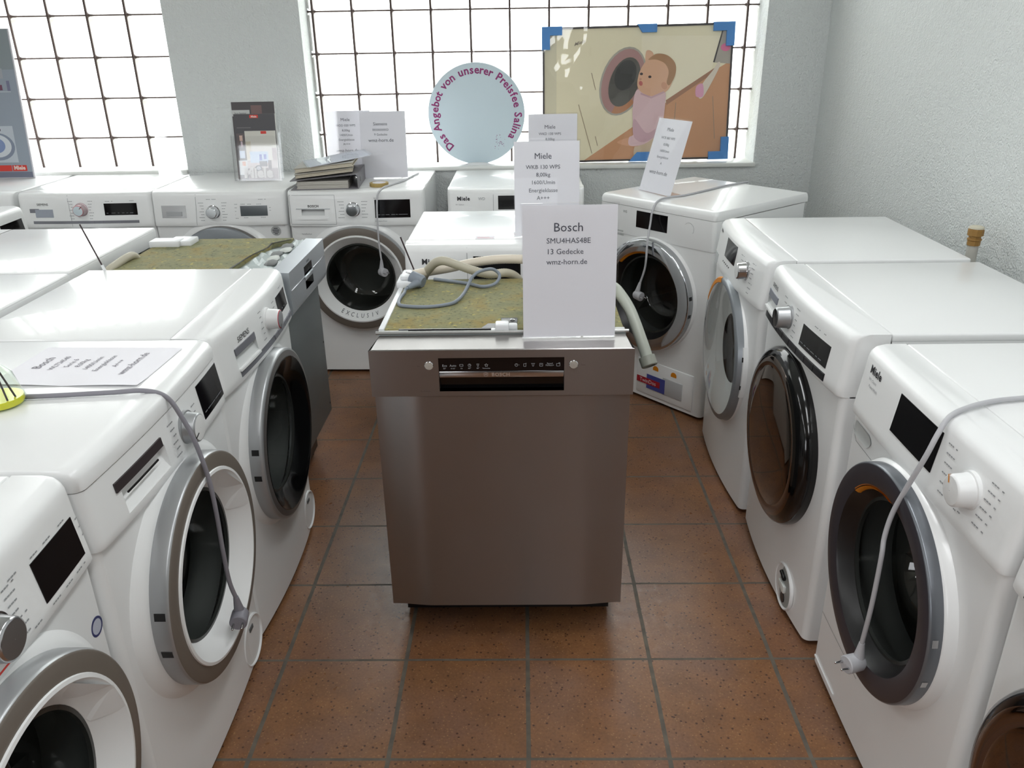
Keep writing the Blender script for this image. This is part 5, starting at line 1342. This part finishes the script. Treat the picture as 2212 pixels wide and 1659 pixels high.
    bro('pale brochure with a living room picture in the clear holder', .020, .216, .142, .022, d3)
    # big white letters printed low on the holder
    g = G(); add_text(g, 'Miele', .062, lambda a, b: (.004+a, .0-.0012+.03*(.016+b)/.2, .016+b), bold=.003); g.build('lettering', M('white_letters', srgb(226, 224, 224), .4), t, smooth=False)
brochures()

# ------------------------------------------------------------------ binder and papers
def binder_pile():
    x, y, z = -.872, 2.440, .8487
    t = thing('ring_binder', 'grey ring binder lying at the bottom of the paper pile', 'binder', (x, y, z), math.radians(4))
    W, D, H = .275, .300, .062
    cov = M('binder_grey', srgb(128, 126, 130), .5); pg = M('binder_pages', srgb(196, 192, 184), .7)
    g = G(); g.rbox(-W/2-.02, W/2, -D/2, D/2, 0, .003, .001); g.build('lower_cover', cov, t)
    g = G(); g.add([(-W/2-.02, -D/2, H-.024), (W/2, -D/2, H), (W/2, D/2, H), (-W/2-.02, D/2, H-.024), (-W/2-.02, -D/2, H-.021), (W/2, -D/2, H+.003), (W/2, D/2, H+.003), (-W/2-.02, D/2, H-.021)], [(0, 3, 2, 1), (4, 5, 6, 7), (0, 1, 5, 4), (1, 2, 6, 5), (2, 3, 7, 6), (3, 0, 4, 7)]); g.build('upper_cover', cov, t, smooth=False)
    g = G(); g.rbox(W/2-.003, W/2, -D/2, D/2, 0, H+.003, .001); s_ = g.build('spine', cov, t)
    g = G(); g.lathe([(.011, 0), (.011, .0012), (.008, .0012), (.008, 0)], (W/2, -.06, .030), axis='x', n=24); g.lathe([(.008, .0006), (.0005, .0006)], (W/2, -.06, .03), axis='x', n=24); g.build('finger_hole', BLACK, s_)
    g = G(); n = 5
    for i in range(n): g.rbox(-W/2+.005+.003*(i % 2), W/2-.045, -D/2+.008+.002*(i % 3), D/2-.01, .003+.0064*i, .003+.0064*i+.006, .001)
    g.build('pages', pg, t)
    g = G()
    for yy in (-.05, .05): g.tube([(W/2-.05, yy, .004), (W/2-.05, yy, .03), (W/2-.03, yy, .046), (W/2-.01, yy, .03), (W/2-.008, yy, .004)], .0022, n=8)
    g.build('rings', CHROMES, t)
    def booklet(label, zz, w, d, h, rot, tilt, m, xo=0, yo=0):
        o = thing('catalogue', label, 'catalogue', (x+xo, y+yo, z+zz), math.radians(rot), None); o.rotation_euler = (0, math.radians(-tilt), math.radians(rot))
        g = G(); n = 3
        for i in range(n): g.rbox(-w/2+.003*(i % 2), w/2-.004*(i == 1), -d/2+.002*i, d/2, h*i/n, h*(i+1)/n-.0004, .0012)
        g.build('pages', m, o)
        g = G(); g.rbox(-w/2-.002, w/2+.002, -d/2-.002, d/2+.002, h, h+.0012, .0005); g.build('cover', M('cover_grey', srgb(178, 176, 170), .4), o)
    booklet('lower cream catalogue tilted on the ring binder', .060, .250, .26, .016, 9, 5.0, M('cream_pages', srgb(206, 198, 180), .7), -.020, -.006)
    booklet('upper cream catalogue on top of the tilted pile', .0815, .255, .25, .018, 5, 5.0, M('cream_pages2', srgb(214, 206, 188), .7), -.012, .0)
    o = thing('document_sleeve', 'clear plastic sleeve of papers on top of the catalogues', 'document sleeve', (x+.035, y-.005, z+.114)); o.rotation_euler = (0, math.radians(-7.5), math.radians(20))
    g = G(); n = 10; vs = []
    for j in range(n+1):
        for i in range(n+1):
            a, b = -.145+.29*i/n, -.11+.22*j/n; vs.append((a, b, .003+.0025*math.sin(a*30)*math.sin(b*24)))
    g.add(vs, [(j*(n+1)+i, j*(n+1)+i+1, (j+1)*(n+1)+i+1, (j+1)*(n+1)+i) for j in range(n) for i in range(n)]); g.build('sleeve', thin_glass('milky_sleeve', (.85, .88, .92, 1), 1.0, .08, 1.5, .45, srgb(196, 206, 218)), o)
    g = G(); g.rbox(-.135, .135, -.10, .10, -.002, 0, .0006); g.build('papers', PAPER, o)
    d = thing('tape_roll', 'small roll of brown tape at the machine edge beside the binder', 'tape roll', (-.645, 2.372, .8487))
    g = G(); g.lathe([(.030, 0), (.042, 0), (.042, .015), (.030, .015), (.030, 0)], axis='z', n=40); g.build('tape', M('ochre_tape', srgb(176, 152, 92), .5), d)
    g = G(); g.lathe([(.0285, 0), (.0298, 0), (.0298, .0155), (.0285, .0155), (.0285, 0)], axis='z', n=40); g.build('core', PAPER, d)
binder_pile()

# ------------------------------------------------------------------ reed diffuser, loose reeds
def diffuser():
    t = thing('reed_diffuser', 'reed diffuser bottle with yellow liquid and black reeds at the left edge', 'reed diffuser', (-.957, .028, .8495))
    g = G(); g.lathe([(.001, .001), (.040, .001), (.044, .005), (.044, .012), (.038, .030), (.031, .060), (.018, .074), (.012, .080), (.012, .092)], axis='z', n=48); g.build('bottle', BOTTLE, t)
    g = G(); g.lathe([(.001, .003), (.039, .003), (.0415, .008), (.0405, .016), (.001, .016)], axis='z', n=48); g.build('liquid', M('yellow_liquid', srgb(236, 226, 30), .15, coat=.3), t)
    g = G(); g.lathe([(.010, .086), (.0155, .086), (.0155, .108), (.009, .111), (.007, .104), (.010, .086)], axis='z', n=32); g.build('collar', BLACK, t)
    for a, b in (((.030, -.020, .008), (-.004, .003, .125)), ((.034, .0, .008), (-.006, .0, .12)), ((-.02, -.02, .008), (.006, .004, .115)), ((.002, -.030, .008), (.007, .010, .215)), ((-.03, .01, .008), (.004, -.002, .11))):
        g = G(); g.tube([a, tuple((p+q)/2 for p, q in zip(a, b)), b], .0017, n=8, smooth=False); g.build('reed', M('dark_reed', srgb(56, 40, 44), .6), t)
diffuser()
def stick(label, a, b, white_tip):
    o = thing('reed_stick', label, 'stick', a); d = tuple(q-p for p, q in zip(a, b))
    g = G(); k = .12 if white_tip else 0.0
    g.tube([tuple(c*k for c in d), d], .0021, n=8, smooth=False); g.build('reed', M('dark_reed', srgb(56, 40, 44), .6), o)
    if white_tip:
        g = G(); g.tube([(0, 0, 0), tuple(c*.13 for c in d)], .0042, n=10, smooth=False); g.build('tip', WPLAS, o)
stick('dark reed stick with white foot at the left, slanting before the back row', (-1.214, .968, .846), (-1.270, .990, .978), True)
stick('thin dark stick slanting between the front dishwasher and the machine behind it', (-.303, .955, .806), (-.348, .955, .938), False)

# ------------------------------------------------------------------ cords and hoses
def frame_from(d, up=(0, 0, 1)):
    d = Vector(d).normalized(); u = Vector(up); s_ = d.cross(u)
    s_ = d.orthogonal().normalized() if s_.length < 1e-3 else s_.normalized()
    return d, s_, s_.cross(d)
def plug(parent, p, cord_dir, face_dir, m, s=1.0):
    """angled mains plug: the cord leaves along cord_dir, the pins along face_dir"""
    p = Vector(p); c = Vector(cord_dir).normalized(); f = Vector(face_dir); f = (f-c*f.dot(c)).normalized(); w = c.cross(f)
    P = lambda a, b, e: p+c*(a*s)+f*(b*s)+w*(e*s)
    g = G(); n = 32; prof = [(.0006, -.020), (.014, -.020), (.018, -.014), (.0185, .008), (.0185, .016), (.0165, .018), (.0006, .018)]
    vs = []; 
    for r, tt in prof:
        for i in range(n):
            a = 2*PI*i/n; vs.append(P(r*math.cos(a), tt, r*math.sin(a)))
    g.add(vs, [(k*n+i, k*n+(i+1) % n, (k+1)*n+(i+1) % n, (k+1)*n+i) for k in range(len(prof)-1) for i in range(n)])
    k = g.build('plug', m, parent)
    g = G(); g.tube([P(.010, -.010, 0), P(.030, -.008, 0), P(.052, -.006, 0)], lambda t: (.0115-.006*t)*s, n=16, smooth=False); g.build('strain_relief', m, k)
    for e_ in (-.0095, .0095):
        g = G(); g.tube([P(0, .016, e_), P(0, .034, e_), P(0, .036, e_)], lambda t: (.0024 if t < .9 else .0016)*s, n=10, smooth=False); g.build('pin', CHROMES, k)
    return P(.050, -.006, 0)
def cord(label, pts, rad, m, plug_at=None, group=None):
    o = thing('power_cord', label, 'power cord', (0, 0, 0))
    if plug_at:
        e_ = plug(o, *plug_at, m)
        pts = list(pts)+[tuple(e_)]
    g = G(); g.tube(pts, rad, n=12, sub=10); g.build('cord', m, o)
    return o
cord('grey power cord draped over the taupe-ringed machine on the left', [(-1.02, .050, .8545), (-.971, .051, .8545), (-.905, .052, .8545), (-.845, .058, .8545), (-.770, .066, .8550), (-.712, .075, .8540), (-.678, .085, .836), (-.655, .082, .795), (-.637, .078, .745), (-.622, .073, .670), (-.618, .071, .595), (-.618, .069, .500), (-.619, .075, .420)],
     .0046, CORDG, ((-.614, .080, .322), (0, -.06, 1), (.15, -1, -.25)))
cord('light grey power cord hanging over the machine with white dial on the right', [(1.315, .075, .780), (1.305, .072, .845), (1.270, .066, .8550), (1.10, .045, .8545), (.93, .016, .8545), (.875, .006, .8545), (.819, -.006, .8545), (.765, -.030, .8550), (.722, -.052, .848), (.700, -.066, .822), (.685, -.070, .780), (.672, -.055, .711), (.662, -.043, .650), (.655, -.045, .600), (.652, -.054, .560), (.652, -.053, .450)],
     .0046, CORDW, ((.646, -.038, .300), (.06, -.06, 1), (-.75, -.2, -.6)))
cord('thin white power cord hanging in front of the EXCLUSIV door', [(-.508, 2.70, .8530), (-.523, 2.633, .8530), (-.553, 2.473, .8530), (-.591, 2.374, .8530), (-.613, 2.300, .8545), (-.629, 2.240, .840), (-.635, 2.222, .797), (-.636, 2.205, .720), (-.634, 2.190, .641), (-.631, 2.183, .600)],
     .0040, CORDW, ((-.624, 2.178, .505), (0, 0, 1), (.5, -.6, -.5)))
cord('pale grey power cord lying over the angled machine and its chrome door', [(.985, 2.320, .8535), (.948, 2.295, .8535), (.860, 2.225, .8535), (.773, 2.135, .8535), (.656, 2.021, .8535), (.580, 1.972, .8545), (.528, 1.906, .8520), (.505, 1.880, .820), (.499, 1.876, .773), (.487, 1.850, .707), (.484, 1.842, .635), (.480, 1.846, .590)],
     .0042, CORDW, ((.462, 1.852, .484), (.15, -.05, 1), (.55, -.75, -.2)))
cord('blue-grey power cord looped on the olive mat of the front dishwasher', [(-.322, .790, .8250), (-.327, .742, .8245), (-.325, .700, .8245), (-.311, .674, .8245), (-.249, .663, .8245), (-.193, .685, .8245), (-.172, .716, .8265), (-.159, .770, .830), (-.150, .815, .840), (-.141, .840, .852), (-.121, .860, .862), (-.088, .878, .863), (-.068, .876, .846), (-.080, .848, .830), (-.115, .838, .8250), (-.155, .870, .8250), (-.211, .898, .8250), (-.255, .918, .8252)],
     .0046, CORDB)
o = [q for q in bpy.data.objects if q.get('label', '').startswith('blue-grey power cord')][0]
e_ = plug(o, (-.296, .862, .8395), (-.45, -.85, -.12), (-.85, .45, .25), CORDB, 1.05)
g = G(); g.tube([tuple(e_), (-.322, .806, .828), (-.322, .790, .8250)], .0046, n=12); g.build('cord', CORDB, o)

def hose(label, pts, rad, m, rib=0.0, sub=8):
    o = thing('drain_hose', label, 'hose', (0, 0, 0))
    g = G(); g.tube(pts, rad, n=16, sub=sub, rib=rib); g.build('hose', m, o, angle=60)
    return o
hose('beige ribbed hose arching behind the front dishwasher', [(-.300, .985, .760), (-.291, .970, .815), (-.272, .955, .846), (-.250, .938, .868), (-.225, .925, .876), (-.191, .920, .866), (-.145, .920, .849), (-.099, .930, .8345), (-.052, .945, .8335), (-.023, .965, .815), (-.008, .985, .780), (.0, 1.0, .70)], .0128, HOSEB, .0010, 16)
hose('cream hose lying across behind the front dishwasher', [(-.318, .935, .8335), (-.293, .955, .8340), (-.264, .975, .8340), (-.217, .990, .838), (-.159, 1.00, .848), (-.100, 1.00, .857), (-.042, .995, .861), (.03, .985, .860), (.10, .96, .858), (.16, .92, .855), (.20, .88, .850)], .0135, HOSEC, .0006, 16)
h = hose('pale grey hose with round end fitting hanging right of the front dishwasher', [(.170, .88, .8345), (.205, .845, .838), (.238, .78, .836), (.255, .74, .823), (.272, .70, .800), (.284, .66, .772), (.294, .632, .745), (.305, .612, .715), (.3085, .604, .702)], .0150, HOSEG, 0, 8)
g = G(); d, s1, s2 = frame_from((.011, -.020, -.030)); c0 = Vector((.3085, .604, .702)); n = 24; vs = []
prof = [(.012, -.004), (.0205, -.004), (.021, .0), (.021, .020), (.019, .022), (.015, .022), (.015, .006), (.001, .006)]
for r, tt in prof:
    for i in range(n): a = 2*PI*i/n; vs.append(c0+d*tt+s1*(r*math.cos(a))+s2*(r*math.sin(a)))
g.add(vs, [(k*n+i, k*n+(i+1) % n, (k+1)*n+(i+1) % n, (k+1)*n+i) for k in range(len(prof)-1) for i in range(n)]); g.build('end_fitting', M('fitting_grey', srgb(150, 152, 142), .45), h)
hose('beige hose curled behind the rear of the left washing machine', [(-1.245, .985, .700), (-1.250, 1.000, .790), (-1.250, 1.050, .822), (-1.244, 1.100, .832), (-1.238, 1.150, .838), (-1.234, 1.190, .836), (-1.232, 1.212, .815), (-1.236, 1.208, .780), (-1.240, 1.19, .72)], .0125, HOSEB, .0008, 12)

# ------------------------------------------------------------------ water pipe by the right wall
def pipe():
    t = thing('water_pipe', 'grey pipe stub with rusty brass cap by the right wall', 'pipe', (1.372, 1.150, 0))
    g = G(); g.lathe([(0, 0), (.016, 0), (.016, .850), (.015, .852), (0, .852)], axis='z', n=24); g.build('pipe', M('grey_pipe', srgb(176, 174, 166), .5), t)
    g = G(); g.lathe([(.014, .848), (.0185, .848), (.0185, .862), (.0205, .864), (.0205, .868), (.017, .870), (.017, .876), (.0225, .878), (.0225, .896), (.020, .899), (.001, .899)], axis='z', n=10)
    m = M('rusty_brass', srgb(160, 122, 66), .55, metal=.35, bump=(60, .5, 3)); c = g.build('cap', m, t, angle=25)
    g = G(); g.lathe([(.0215, .899), (.0205, .904), (.016, .906), (.001, .906)], axis='z', n=24); g.build('cap_top', M('limescale', srgb(206, 200, 180), .7), c)
    g = G(); g.tube([(0, 0, .30), (.03, 0, .30), (.066, 0, .30)], .006, smooth=False); g.build('wall_clip', M('clip_grey', srgb(110, 110, 110), .5), t)
pipe()
